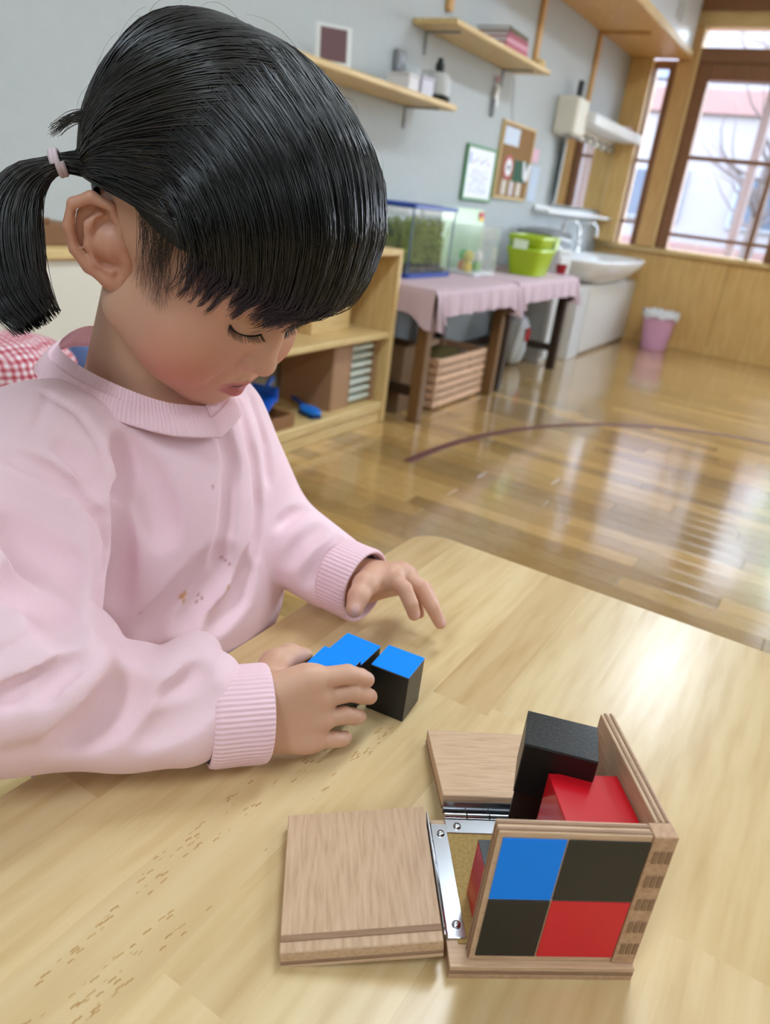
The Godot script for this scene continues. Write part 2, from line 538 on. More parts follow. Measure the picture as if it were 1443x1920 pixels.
func window_wall() -> void:
	var x := WINX
	# dado below the windows and head above
	var d := struct_node("wall_window", "honey-coloured wooden dado and header of the window wall")
	for i in 6:
		part(d, "dado_panel", bb(Vector3(x, -0.1, WALLZ + i * 1.0), Vector3(x + 0.1, 0.66, WALLZ + i * 1.0 + 0.997), 0.002), M.panel_wood)
	part(d, "header", bb(Vector3(x - 0.02, 2.10, WALLZ), Vector3(x + 0.1, CEIL, 4.2)), M.pine_z)
	part(d, "beam", bb(Vector3(x - 0.07, 2.19, WALLZ), Vector3(x - 0.021, 2.27, 4.2), 0.004), M.brown_frame)
	part(d, "sill", bb(Vector3(x - 0.035, 0.66, WALLZ), Vector3(x + 0.12, 0.695, 4.2), 0.005), M.pine_z)
	part(d, "end_panel", bb(Vector3(x - 0.09, 0.696, WALLZ), Vector3(x + 0.1, 1.9, -1.64), 0.003), M.panel_wood)
	part(d, "skirting", bb(Vector3(x - 0.012, 0.0, WALLZ), Vector3(x - 0.0005, 0.05, 4.2), 0.003), M.panel_wood)
	# narrow side light
	var n := struct_node("window_1", "narrow side window in a dark brown frame beside the wooden end panel")
	bar(n, "frame", -1.64, -1.625, 0.696, 1.9, M.brown_frame, 0.03)
	bar(n, "frame", -1.535, -1.485, 0.696, 1.9, M.brown_frame, 0.03)
	bar(n, "rail", -1.625, -1.535, 1.255, 1.275, M.brown_frame, 0.02)
	bar(n, "rail", -1.625, -1.535, 0.84, 0.86, M.brown_frame, 0.02)
	bar(n, "rail", -1.625, -1.535, 1.85, 1.9, M.brown_frame, 0.03)
	pane(n, -1.625, -1.535, 0.696, 1.85)
	var q := struct_node("trim_4", "light wooden post between the narrow window and the wide window")
	bar(q, "post", -1.485, -1.345, 0.696, 2.10, M.post_wood, 0.06)
	part(q, "bead", bb(Vector3(x - 0.075, 0.696, -1.36), Vector3(x - 0.061, 2.1, -1.345), 0.002), M.pine_y)
	# wide bays of divided glass
	var z0 := -1.345
	var names := ["wide window with brown glazing bars between light posts, seen behind the sink", "wide window with brown glazing bars beyond the thick brown post", "wide window with brown glazing bars in the middle of the window wall", "wide window with brown glazing bars farthest from the shelf wall"]
	for i in 4:
		var z1 := z0 + (0.80 if i == 0 else 1.30)
		var wn := struct_node("window_%d" % (i + 2), names[i])
		bar(wn, "frame", z0, z0 + 0.085, 0.696, 1.89, M.brown_frame, 0.04)
		bar(wn, "frame", z1 - 0.05, z1, 0.696, 1.89, M.brown_frame, 0.04)
		bar(wn, "top_rail", z0 + 0.085, z1 - 0.05, 1.79, 1.89, M.brown_frame, 0.04)
		bar(wn, "transom", z0, z1, 1.891, 1.975, M.brown_frame, 0.055)
		bar(wn, "glazing_bar", z0 + 0.085, z1 - 0.05, 1.298, 1.326, M.brown_frame, 0.018)
		bar(wn, "glazing_bar", z0 + 0.085, z1 - 0.05, 0.788, 0.812, M.brown_frame, 0.018)
		bar(wn, "glazing_bar", z0 + 0.62, z0 + 0.65, 0.696, 1.297, M.brown_frame, 0.014)
		pane(wn, z0 + 0.085, z1 - 0.05, 0.696, 1.79)
		pane(wn, z0, z1, 1.976, 2.10)
		var ps := struct_node("trim_%d" % (i + 5), ["thick brown post right of the window behind the sink", "thick brown post between the second and third wide windows", "thick brown post between the third and fourth wide windows", "thick brown post at the end of the row of windows"][i])
		bar(ps, "post", z1, z1 + 0.13, 0.696, 2.10, M.brown_frame, 0.06)
		z0 = z1 + 0.13
	struct("wall_corner", bb(Vector3(x - 0.02, 0.696, z0), Vector3(x + 0.1, 2.1, 4.2)), M.wall, "short off-white wall at the end of the row of windows")

func outside() -> void:
	var g := MB.new()
	g.box(Vector3(15, -0.3, 2), Vector3(17.6, 0.1, 30))
	single("schoolyard", g, textured(noise_tex(33, 0.03, [[0.0, Color(0.42, 0.35, 0.33)], [1.0, Color(0.48, 0.40, 0.37)]], 256), Vector3(1, 1, 1), 0.9), "pale pinkish paved yard outside the windows", "ground")
	# neighbouring building
	var b := thing("neighbour_building", "pale two-storey building across the yard with blue-grey windows", "building", Vector3(12.0, -0.25, -1.0))
	var wm := plain(Color(0.47, 0.45, 0.455), 0.8)
	var pk := plain(Color(0.46, 0.34, 0.32), 0.8)
	part(b, "wall", bb(Vector3(0, 0, -7), Vector3(4, 5.5, 1.35)), wm)
	part(b, "plinth", bb(Vector3(-0.06, 0, -7), Vector3(-0.001, 0.9, 1.35), 0.01), pk)
	part(b, "band", bb(Vector3(-0.08, 2.55, -7), Vector3(-0.001, 2.85, 1.35), 0.01), pk)
	for i in 3:
		var zz: float = [-3.6, -2.25, -0.78][i]
		var fr := part(b, "window", bb(Vector3(-0.05, 1.15, zz), Vector3(-0.001, 1.85, zz + 0.8), 0.01), plain(Color(0.46, 0.48, 0.50), 0.5))
		part(fr, "pane", bb(Vector3(-0.06, 1.20, zz + 0.05), Vector3(-0.052, 1.80, zz + 0.385)), plain(Color(0.16, 0.22, 0.30), 0.3))
		part(fr, "pane", bb(Vector3(-0.06, 1.20, zz + 0.415), Vector3(-0.052, 1.80, zz + 0.75)), plain(Color(0.16, 0.22, 0.30), 0.3))
	# covered way: posts and a sloping roof
	var c := thing("covered_way", "pale covered walkway with slim brown posts outside the window", "shelter", Vector3(8.0, -0.25, 0))
	for z: float in [-1.75, -1.1]:
		part(c, "post", bb(Vector3(-0.04, 0, z - 0.04), Vector3(0.04, 2.3, z + 0.04), 0.01), plain(Color(0.42, 0.34, 0.32), 0.6))
	part(c, "roof", bx(Vector3(-0.1, 2.42, -3.0), Vector3(1.4, 0.06, 4.0), 0.01, Basis(Vector3(0, 0, 1), 0.2)), plain(Color(0.42, 0.37, 0.38), 0.6))
	part(c, "gutter", bb(Vector3(-0.85, 2.2, -4.9), Vector3(-0.75, 2.3, -1.0), 0.02), plain(Color(0.40, 0.45, 0.52), 0.5))
	# trees: a bare one in view and leafy ones farther along the yard
	tree(Vector3(10.4, -0.248, -1.25), 3.6, 0.0, "bare thin-branched tree standing in the yard beyond the window", 5)
	tree(Vector3(9.4, -0.248, 0.9), 3.4, 1.0, "leafy green tree in the yard nearest the covered walkway", 6)
	tree(Vector3(10.5, -0.248, 4.6), 3.8, 1.0, "leafy green tree in the far part of the yard", 7)

func tree(at: Vector3, height: float, leaves: float, label: String, sd: int) -> void:
	var rng := RandomNumberGenerator.new()
	rng.seed = sd
	var o := thing("yard_tree", label, "tree", at)
	part(o, "trunk", trunk_mesh(height), plain(Color(0.34, 0.29, 0.27), 0.9))
	var br := MB.new()
	var lv := MB.new()
	for i in 46:
		var h := height * rng.randf_range(0.32, 0.95)
		var a := rng.randf() * TAU
		var p := Vector3(0, h, 0)
		var d := Vector3(cos(a), rng.randf_range(0.25, 0.8), sin(a)).normalized()
		var pts := [p]
		for s in 5:
			d = (d + Vector3(rng.randf_range(-0.4, 0.4), rng.randf_range(-0.2, 0.4), rng.randf_range(-0.4, 0.4))).normalized()
			p += d * 0.24
			pts.append(p)
			if leaves > 0.0:
				for l in 5:
					var c := p + Vector3(rng.randf_range(-0.2, 0.2), rng.randf_range(-0.2, 0.2), rng.randf_range(-0.2, 0.2))
					var u := Vector3(rng.randf_range(-1, 1), rng.randf_range(-1, 1), rng.randf_range(-1, 1)).normalized()
					var w := u.cross(Vector3(rng.randf_range(-1, 1), 1, rng.randf_range(-1, 1))).normalized()
					lv.quad(c - u * 0.09, c + w * 0.05, c + u * 0.09, c - w * 0.05)
		br.tube(pts, [0.025, 0.02, 0.015, 0.011, 0.008, 0.004], 5, false)
	part(o, "branches", br, plain(Color(0.36, 0.31, 0.30), 0.9))
	if leaves > 0.0:
		var lm := plain(Color(0.30, 0.45, 0.16), 0.6)
		lm.backlight_enabled = true
		lm.backlight = Color(0.4, 0.6, 0.2)
		var q := part(o, "leaves", lv, lm)
		q.set_meta("kind", "stuff")

func trunk_mesh(h: float) -> MB:
	var b := MB.new()
	b.tube([Vector3(0, 0, 0), Vector3(0.03, h * 0.4, 0.02), Vector3(-0.02, h * 0.75, 0), Vector3(0, h, 0)], [0.09, 0.07, 0.045, 0.015], 8, false)
	return b

func bookcase(x0: float, x1: float, label: String, closed := false) -> Node3D:
	var o := thing("bookcase", label, "bookcase", Vector3.ZERO, 0.0, "low wooden bookcases along the shelf wall")
	var zf := -1.453
	var zb := -1.775
	part(o, "side_panel", bb(Vector3(x0, 0, zb), Vector3(x0 + 0.022, 0.664, zf), 0.003), M.pine_y)
	part(o, "side_panel", bb(Vector3(x1 - 0.026, 0, zb), Vector3(x1, 0.664, zf), 0.004), M.pine_y)
	part(o, "top", bb(Vector3(x0 + 0.0225, 0.641, zb), Vector3(x1 - 0.0265, 0.664, zf), 0.004), M.pine_x)
	part(o, "shelf", bb(Vector3(x0 + 0.0225, 0.338, zb), Vector3(x1 - 0.0265, 0.36, zf - 0.004), 0.004), M.pine_x)
	part(o, "shelf", bb(Vector3(x0 + 0.0225, 0.05, zb), Vector3(x1 - 0.0265, 0.085, zf - 0.004), 0.004), M.pine_x)
	part(o, "plinth", bb(Vector3(x0 + 0.0225, 0, zf - 0.03), Vector3(x1 - 0.0265, 0.05, zf - 0.012), 0.002), M.pine_x)
	part(o, "back_panel", bb(Vector3(x0 + 0.0225, 0.086, zb + 0.0005), Vector3(x1 - 0.0265, 0.337, zb + 0.008)), M.cream)
	part(o, "back_panel", bb(Vector3(x0 + 0.0225, 0.3605, zb + 0.0005), Vector3(x1 - 0.0265, 0.64, zb + 0.008)), M.pine_x)
	if closed:
		part(o, "sliding_door", bb(Vector3(x0 + 0.024, 0.3615, zf - 0.024), Vector3(x1 - 0.028, 0.6405, zf - 0.012), 0.002), M.cream)
	return o

func rot_y(a: float) -> Basis:
	return Basis(Vector3.UP, a)

func side_table(x0: float, x1: float, zf: float, zb: float, h: float, legm: Material, label: String) -> void:
	var o := thing("side_table", label, "table")
	part(o, "table_top", bb(Vector3(x0, h - 0.025, zb), Vector3(x1, h, zf), 0.003), legm)
	for x: float in [x0 + 0.035, x1 - 0.035]:
		for z: float in [zf - 0.035, zb + 0.035]:
			part(o, "leg", bb(Vector3(x - 0.024, 0, z - 0.024), Vector3(x + 0.024, h - 0.0255, z + 0.024), 0.004), legm)
	part(o, "stretcher", bb(Vector3(x0 + 0.06, 0.10, zb + 0.02), Vector3(x1 - 0.06, 0.14, zb + 0.045), 0.003), M.dark_wood)
	for x: float in [x0 + 0.035, x1 - 0.035]:
		part(o, "stretcher", bb(Vector3(x - 0.012, 0.10, zb + 0.06), Vector3(x + 0.012, 0.14, zf - 0.06), 0.003), M.dark_wood)

# a cloth over a table top, hanging in folds at the front and the two ends
func table_cloth(x0: float, x1: float, zf: float, zb: float, h: float, drop: float, sd: int) -> MB:
	var b := MB.new()
	var rows := []
	var nx := 64
	var ny := 22
	for j in ny:
		var row := []
		var t := float(j) / (ny - 1)
		for i in nx + 1:
			var s := float(i) / nx
			var x := lerpf(x0 - 0.008, x1 + 0.008, s)
			var p: Vector3
			if t < 0.3:
				p = Vector3(x, h + 0.004, lerpf(zb, zf, t / 0.3))
			else:
				var u := (t - 0.3) / 0.7
				var corner := exp(-pow((s - 0.02) / 0.05, 2.0)) + exp(-pow((s - 0.98) / 0.05, 2.0))
				var len := drop * (1.0 + 0.55 * corner)
				var wave := sin(s * 40.0 + sd) * 0.004 + sin(s * 90.0 + sd * 2) * 0.002 + corner * 0.02 * sin(s * 130.0)
				p = Vector3(x + corner * 0.015 * u * (-1.0 if s < 0.5 else 1.0), h + 0.004 - len * u, zf + 0.008 + 0.012 * minf(1.0, u * 6.0) + wave * u * 2.2 + 0.012 * u)
			row.append(p)
		rows.append(row)
	b.grid(rows, false, false)
	# ends
	for e in 2:
		var er := []
		for j in 10:
			var u := float(j) / 9.0
			var row := []
			for i in 21:
				var s := float(i) / 20.0
				var z := lerpf(zb, zf + 0.012, s)
				var cn := exp(-pow((s - 0.97) / 0.12, 2.0))
				var len := drop * (1.0 + 0.55 * cn)
				var x: float = (x0 - 0.008 - 0.006 * minf(1.0, u * 6.0) - u * (0.006 + 0.005 * sin(s * 22.0 + sd))) if e == 0 else (x1 + 0.008 + 0.006 * minf(1.0, u * 6.0) + u * (0.006 + 0.005 * sin(s * 22.0 + sd)))
				row.append(Vector3(x, h + 0.004 - len * u, z))
			er.append(row)
		b.grid(er, false, e == 1)
	return b

func basket(o: Node3D, called: String, ce: Vector3, w: float, d: float, h: float, m: Material) -> void:
	var b := MB.new()
	var rows := []
	for pr: Array in [[0.80, 0.0, 0.0], [0.82, 0.02, 0.0], [0.97, h - 0.03, 0.0], [1.04, h - 0.02, 0.0], [1.04, h, 0.0], [0.97, h, 0.0], [0.78, 0.012, 0.0], [0.02, 0.012, 0.0]]:
		var row := []
		for j in 28:
			var a := TAU * j / 28.0
			var cx := signf(cos(a)) * pow(absf(cos(a)), 0.45)
			var cz := signf(sin(a)) * pow(absf(sin(a)), 0.45)
			row.append(ce + Vector3(cx * w * 0.5 * pr[0], pr[1], cz * d * 0.5 * pr[0]))
		rows.append(row)
	b.grid(rows, true, false)
	part(o, called, b, m)

func furniture() -> void:
	var rng := RandomNumberGenerator.new()
	rng.seed = 5
	# ---------- bookcases and what stands in them
	bookcase(1.572, 2.53, "low pine bookcase beside the cloth-covered tables")
	bookcase(0.606, 1.564, "low pine bookcase with a cream sliding door behind the child's back", true)
	var blocks := thing("block_box", "brown wooden block box on top of the bookcase behind the child", "box", Vector3(1.09, 0.664, -1.56))
	part(blocks, "body", bx(Vector3(0, 0.022, 0), Vector3(0.16, 0.044, 0.10), 0.003), plain(Color(0.52, 0.36, 0.22), 0.6))
	part(blocks, "lid", bx(Vector3(-0.04, 0.05, 0), Vector3(0.08, 0.012, 0.10), 0.002), plain(Color(0.50, 0.34, 0.20), 0.6))
	var bw := thing("wooden_bin", "pale wooden open box on the middle shelf of the bookcase", "box", Vector3(2.27, 0.36, -1.66))
	part(bw, "front", bx(Vector3(0, 0.05, 0.08), Vector3(0.24, 0.10, 0.012), 0.002), M.pine_x)
	part(bw, "back", bx(Vector3(0, 0.05, -0.07), Vector3(0.24, 0.10, 0.012), 0.002), M.pine_x)
	for s: float in [-1.0, 1.0]:
		part(bw, "side", bx(Vector3(0.114 * s, 0.05, 0.005), Vector3(0.012, 0.10, 0.137), 0.002), M.pine_x)
	part(bw, "base", bx(Vector3(0, 0.006, 0.005), Vector3(0.215, 0.01, 0.137)), M.pine_x)
	# stand of thin trays
	var stand := thing("tray_cabinet", "small brown wooden cabinet holding pale thin trays in the bookcase", "cabinet", Vector3(2.30, 0.085, -1.62), 0.0)
	part(stand, "side_panel", bx(Vector3(-0.095, 0.118, 0.0), Vector3(0.012, 0.236, 0.24), 0.002), plain(Color(0.66, 0.50, 0.36), 0.55))
	part(stand, "side_panel", bx(Vector3(0.185, 0.118, 0.0), Vector3(0.012, 0.236, 0.24), 0.002), plain(Color(0.66, 0.50, 0.36), 0.55))
	part(stand, "divider", bx(Vector3(0.015, 0.118, 0.0), Vector3(0.012, 0.236, 0.24), 0.002), plain(Color(0.66, 0.50, 0.36), 0.55))
	part(stand, "front_panel", bx(Vector3(-0.04, 0.118, 0.114), Vector3(0.0975, 0.236, 0.011), 0.002), plain(Color(0.68, 0.52, 0.38), 0.55))
	part(stand, "back_panel", bx(Vector3(0.045, 0.118, -0.114), Vector3(0.267, 0.236, 0.011)), plain(Color(0.66, 0.50, 0.36), 0.55))
	for i in 7:
		part(stand, "tray", bx(Vector3(0.1, 0.022 + i * 0.0325, 0.0), Vector3(0.156, 0.017, 0.225), 0.003), plain(Color(0.84, 0.86, 0.80), 0.5))
	# dish brush and other blue things on the lowest shelf
	var br := thing("cleaning_brush", "bright blue plastic brush with a long handle on the lowest shelf", "brush", Vector3(2.125, 0.085, -1.56), -0.35)
	var hd := MB.new()
	hd.tube([Vector3(0.035, 0.016, -0.14), Vector3(0.02, 0.017, -0.07), Vector3(0.0, 0.02, 0.0)], [0.007, 0.008, 0.011], 8)
	part(br, "handle", hd, M.blue)
	var he := MB.new()
	he.lathe(Vector3(-0.005, 0.018, 0.045), [Vector2(0.001, 0.012), Vector2(0.03, 0.012), Vector2(0.036, 0.006), Vector2(0.036, 0.0), Vector2(0.03, -0.004), Vector2(0.001, -0.004)], 16, 0.85, 1.6)
	part(br, "head", he, plain(Color(0.10, 0.48, 0.86), 0.35))
	part(br, "bristles", bx(Vector3(-0.005, 0.007, 0.045), Vector3(0.045, 0.013, 0.09), 0.003), plain(Color(0.06, 0.22, 0.45), 0.8))
	var tr := thing("wooden_tray", "brown wooden tray at the near end of the lowest shelf", "tray", Vector3(1.86, 0.085, -1.56))
	part(tr, "base", bx(Vector3(0, 0.006, 0), Vector3(0.2, 0.01, 0.16)), plain(Color(0.55, 0.37, 0.22), 0.6))
	for s: float in [-1.0, 1.0]:
		part(tr, "side", bx(Vector3(0.1 * s, 0.022, 0), Vector3(0.012, 0.044, 0.16), 0.002), plain(Color(0.58, 0.40, 0.24), 0.6))
		part(tr, "rim", bx(Vector3(0, 0.022, 0.08 * s), Vector3(0.188, 0.044, 0.011), 0.002), plain(Color(0.58, 0.40, 0.24), 0.6))
	var dp := thing("dustpan", "blue plastic dustpan leaning in the wooden tray", "dustpan", Vector3(1.86, 0.110, -1.57), 0.2)
	var pan := MB.new()
	pan.box(Vector3(0, 0.03, 0), Vector3(0.14, 0.008, 0.10), 0.002, Basis(Vector3(0, 0, 1), 0.5))
	part(dp, "pan", pan, M.blue)
	part(dp, "back_wall", bx(Vector3(0.066, 0.075, 0), Vector3(0.008, 0.05, 0.10), 0.002), M.blue)
	var hn := MB.new()
	hn.tube([Vector3(0.07, 0.085, 0), Vector3(0.10, 0.11, 0.0), Vector3(0.12, 0.115, 0)], [0.009, 0.008, 0.008], 8)
	part(dp, "handle", hn, M.blue)

	# ---------- bench with cloth bundles behind the child
	var be := thing("low_bench", "low wooden bench behind the child carrying a checked bundle", "bench", Vector3(0.78, 0, -1.2))
	part(be, "seat", bx(Vector3(0, 0.40, 0), Vector3(0.6, 0.025, 0.26), 0.004), M.pine_x)
	for sx: float in [-1.0, 1.0]:
		for sz: float in [-1.0, 1.0]:
			part(be, "leg", bx(Vector3(0.27 * sx, 0.1935, 0.10 * sz), Vector3(0.035, 0.387, 0.035), 0.003), M.pine_y)
	single("cloth_bundle", bundle(Vector3(0.735, 0.4135, -1.2), 0.15, 0.155, 0.11, 3), gingham(), "red and white gingham cloth bundle lying on the low bench", "bundle")
	single("cloth_bundle", bundle(Vector3(0.945, 0.4135, -1.2), 0.05, 0.135, 0.07, 9), plain(Color(0.42, 0.52, 0.72), 0.9), "small blue cloth bundle beside the gingham one", "bundle")

	# ---------- two tables with pink cloths
	side_table(2.60, 3.40, -1.34, -1.775, 0.53, M.leg_wood, "low brown side table under the aquarium")
	side_table(3.46, 4.34, -1.355, -1.775, 0.53, M.dark_wood, "low dark side table under the lime green baskets")
	var pink := textured(noise_tex(44, 0.2, [[0.0, Color(0.80, 0.69, 0.715)], [1.0, Color(0.85, 0.745, 0.77)]], 256), Vector3(14, 14, 14), 0.9)
	single("tablecloth", table_cloth(2.60, 3.40, -1.34, -1.775, 0.53, 0.10, 1), pink, "pink tablecloth hanging over the table with the aquarium", "tablecloth", "pink tablecloths")
	single("tablecloth", table_cloth(3.46, 4.34, -1.355, -1.775, 0.53, 0.10, 4), pink, "pink tablecloth hanging over the table with the lime green baskets", "tablecloth", "pink tablecloths")
	aquarium()
	var ty := 0.535
	# clear case with toys, leaning translucent board
	var cs := thing("clear_case", "clear plastic case with small yellow and green toys inside, beside the aquarium", "case", Vector3(3.44, ty, -1.60))
	var cp := glassy(Color(0.92, 0.97, 0.96, 0.12), 0.08)
	for s: float in [-1.0, 1.0]:
		part(cs, "side", bx(Vector3(0.115 * s, 0.11, 0), Vector3(0.003, 0.22, 0.16)), cp)
		part(cs, "side", bx(Vector3(0, 0.11, 0.08 * s), Vector3(0.227, 0.22, 0.003)), cp)
	part(cs, "base", bx(Vector3(0, 0.006, 0), Vector3(0.23, 0.012, 0.16), 0.003), M.white)
	var tcol := [Color(0.95, 0.80, 0.15), Color(0.92, 0.55, 0.12), Color(0.35, 0.70, 0.25), Color(0.90, 0.90, 0.86), Color(0.92, 0.84, 0.35), Color(0.40, 0.75, 0.40), Color(0.93, 0.93, 0.95)]
	var tn := ["yellow", "orange", "leaf green", "white", "pale yellow", "mint green", "milky white"]
	for i in 7:
		var ty2 := MB.new()
		var px0 := Vector3(3.44 - 0.08 + (i % 4) * 0.052, ty + 0.0125 + (0.048 if i > 3 else 0.0), -1.60 + (0.02 if i % 2 == 0 else -0.03))
		ty2.lathe(px0, [Vector2(0.001, 0), Vector2(0.018, 0.0), Vector2(0.024, 0.012), Vector2(0.022, 0.034), Vector2(0.012, 0.046), Vector2(0.001, 0.047)], 12)
		single("toy_figure", ty2, plain(tcol[i], 0.5), "small %s toy in the clear plastic case" % tn[i], "toy", "small toys in the clear case")
	var bd := thing("plastic_board", "pale green translucent board leaning on the wall, red and yellow tag on its corner", "board", Vector3(3.52, ty, -1.70))
	var bm := plain(Color(0.80, 0.90, 0.74), 0.35)
	bm.backlight_enabled = true
	bm.backlight = Color(0.3, 0.36, 0.26)
	part(bd, "sheet", bx(Vector3(0, 0.145, 0.0), Vector3(0.46, 0.285, 0.004), 0.001, Basis(Vector3.RIGHT, -0.12)), bm)
	part(bd, "tag", bx(Vector3(0.195, 0.262, -0.008), Vector3(0.055, 0.026, 0.002), 0.0, Basis(Vector3.RIGHT, -0.12)), plain(Color(0.80, 0.10, 0.08), 0.5))
	part(bd, "tag", bx(Vector3(0.195, 0.240, -0.006), Vector3(0.055, 0.017, 0.002), 0.0, Basis(Vector3.RIGHT, -0.12)), plain(Color(0.95, 0.78, 0.12), 0.5))
	var fb := thing("file_box", "pale blue file box standing between the green board and the lime baskets", "box", Vector3(3.80, ty, -1.70))
	part(fb, "body", bx(Vector3(0, 0.075, 0), Vector3(0.09, 0.15, 0.12), 0.004), plain(Color(0.62, 0.70, 0.82), 0.5))
	part(fb, "label_card", bx(Vector3(0, 0.085, 0.061), Vector3(0.05, 0.06, 0.001)), M.card)
	# lime baskets, one in the other
	var lime := plain(Color(0.66, 0.76, 0.07), 0.35)
	for i in 2:
		var ba := thing("storage_basket", ["lower lime green plastic basket on the pink cloth", "upper lime green plastic basket with a white card, stacked in the lower one"][i], "basket", Vector3(3.955, ty + 0.0 + i * 0.06, -1.50), 0.12, "lime green baskets")
		basket(ba, "tub", Vector3.ZERO, 0.37, 0.20, 0.135, lime)
		if i == 1:
			part(ba, "card", bx(Vector3(-0.1895, 0.100, -0.015), Vector3(0.002, 0.062, 0.075), 0.0, Basis(Vector3(0, 0, 1), -0.1)), plain(Color(0.90, 0.95, 0.84), 0.6))
			part(ba, "card", bx(Vector3(0.10, 0.100, 0.1065), Vector3(0.08, 0.06, 0.002), 0.0, Basis(Vector3.RIGHT, 0.1)), plain(Color(0.86, 0.95, 0.62), 0.6))
	# white bucket, red cup, narrow white cabinet with towels
	var bu := thing("bucket", "white plastic bucket with a handle at the end of the pink cloth", "bucket", Vector3(4.245, ty, -1.60))
	var bk := MB.new()
	bk.lathe(Vector3.ZERO, [Vector2(0.001, 0), Vector2(0.07, 0.0), Vector2(0.075, 0.01), Vector2(0.09, 0.13), Vector2(0.094, 0.13), Vector2(0.094, 0.14), Vector2(0.086, 0.14), Vector2(0.07, 0.012), Vector2(0.001, 0.01)], 24)
	part(bu, "body", bk, plain(Color(0.82, 0.82, 0.82), 0.4))
	var hl := MB.new()
	hl.tube([Vector3(-0.09, 0.12, 0.02), Vector3(-0.07, 0.07, 0.07), Vector3(0.0, 0.045, 0.093), Vector3(0.07, 0.07, 0.07), Vector3(0.09, 0.12, 0.02)], [0.005], 6)
	part(bu, "handle", hl, M.white)
	var nc := thing("narrow_cabinet", "narrow white cabinet between the pink-clothed table and the basin", "cabinet")
	part(nc, "body", bb(Vector3(4.405, 0, -1.79), Vector3(4.61, 0.64, -1.50), 0.003), plain(Color(0.84, 0.83, 0.81), 0.45))
	part(nc, "top", bb(Vector3(4.395, 0.6405, -1.79), Vector3(4.615, 0.655, -1.49), 0.003), M.white)
	part(nc, "door", bb(Vector3(4.412, 0.03, -1.4995), Vector3(4.603, 0.62, -1.485), 0.003), plain(Color(0.86, 0.85, 0.83), 0.4))
	for i in 3:
		var tw := MB.new()
		var rows := []
		for j in 9:
			var row := []
			for k in 15:
				var u := float(k) / 14.0 - 0.5
				var v := float(j) / 8.0 - 0.5
				row.append(Vector3(4.53 + u * 0.36, 0.700 + i * 0.030 - 0.016 * u * u * 4.0 - 0.008 * v * v * 4.0 + 0.003 * sin(u * 17.0 + i), -1.655 + v * 0.22))
			rows.append(row)
		tw.grid(rows, false, true)
		var rows2 := []
		for j in 9:
			var row2 := []
			for k in 15: row2.append(rows[j][k] - Vector3(0, 0.022, 0))
			rows2.append(row2)
		tw.grid(rows2, false, false)
		for j in 8:
			tw.quad(rows[j][0], rows2[j][0], rows2[j + 1][0], rows[j + 1][0]); tw.quad(rows[j][14], rows[j + 1][14], rows2[j + 1][14], rows2[j][14])
		for k in 14:
			tw.quad(rows[0][k], rows[0][k + 1], rows2[0][k + 1], rows2[0][k]); tw.quad(rows[8][k], rows2[8][k], rows2[8][k + 1], rows[8][k + 1])
		single("towel", tw, plain([Color(0.62, 0.63, 0.64), Color(0.86, 0.87, 0.88), Color(0.55, 0.56, 0.56)][i], 0.95), ["grey folded towel lowest in the pile on the narrow white cabinet", "white folded towel between two grey ones beside the basin", "dark grey folded towel on top of the pile beside the basin"][i], "towel", "folded towels beside the basin")
	var cu := MB.new()
	cu.lathe(Vector3(4.31, ty, -1.44), [Vector2(0.001, 0), Vector2(0.025, 0), Vector2(0.032, 0.05), Vector2(0.029, 0.05), Vector2(0.022, 0.004), Vector2(0.001, 0.004)], 16)
	single("cup", cu, plain(Color(0.62, 0.06, 0.10), 0.4), "small dark red cup in front of the white bucket", "cup")

	# ---------- under the tables: crate and carton
	crate()
	var ct := thing("cardboard_box", "open brown cardboard box behind the wooden crate under the table", "box", Vector3(2.745, 0, -1.60))
	var cb := plain(Color(0.50, 0.38, 0.26), 0.85)
	for s: float in [-1.0, 1.0]:
		part(ct, "wall", bx(Vector3(0.075 * s, 0.14, 0), Vector3(0.006, 0.28, 0.24)), cb)
		part(ct, "wall", bx(Vector3(0, 0.14, 0.12 * s), Vector3(0.144, 0.28, 0.006)), cb)
	part(ct, "flap", bx(Vector3(0.0, 0.30, 0.155), Vector3(0.14, 0.005, 0.075), 0.0, Basis(Vector3.RIGHT, -0.5)), cb)
	part(ct, "base", bx(Vector3(0, 0.004, 0), Vector3(0.144, 0.006, 0.234)), cb)
	var pb := thing("plastic_bag", "white bag with a red label standing under the dark table", "bag", Vector3(4.16, 0, -1.58))
	part(pb, "bag", bundle(Vector3.ZERO, 0.09, 0.30, 0.07, 12), plain(Color(0.85, 0.86, 0.86), 0.5))
	part(pb, "label_card", bx(Vector3(0.0, 0.19, 0.072), Vector3(0.05, 0.07, 0.003)), plain(Color(0.82, 0.10, 0.16), 0.5))

	sink_corner()
	wall_things()

func bundle(at: Vector3, rx: float, h: float, rz: float, sd: int) -> MB:
	var f := FastNoiseLite.new()
	f.seed = sd
	f.frequency = 1.2
	var b := MB.new()
	var rows := []
	for i in 15:
		var t := float(i) / 14.0
		var row := []
		for j in 36:
			var a := TAU * j / 36.0
			var r := sqrt(maxf(0.0, 1.0 - pow(absf(t * 2.0 - 1.0), 3.2))) * 0.92 + 0.02
			var d := Vector3(cos(a) * r, t * 1.6, sin(a) * r)
			r *= 1.0 + 0.16 * f.get_noise_3dv(d * 1.3) + 0.05 * sin(a * 7.0 + t * 5.0)
			row.append(at + Vector3(cos(a) * r * rx, t * h, sin(a) * r * rz))
		rows.append(row)
	b.grid(rows, true, false)
	return b

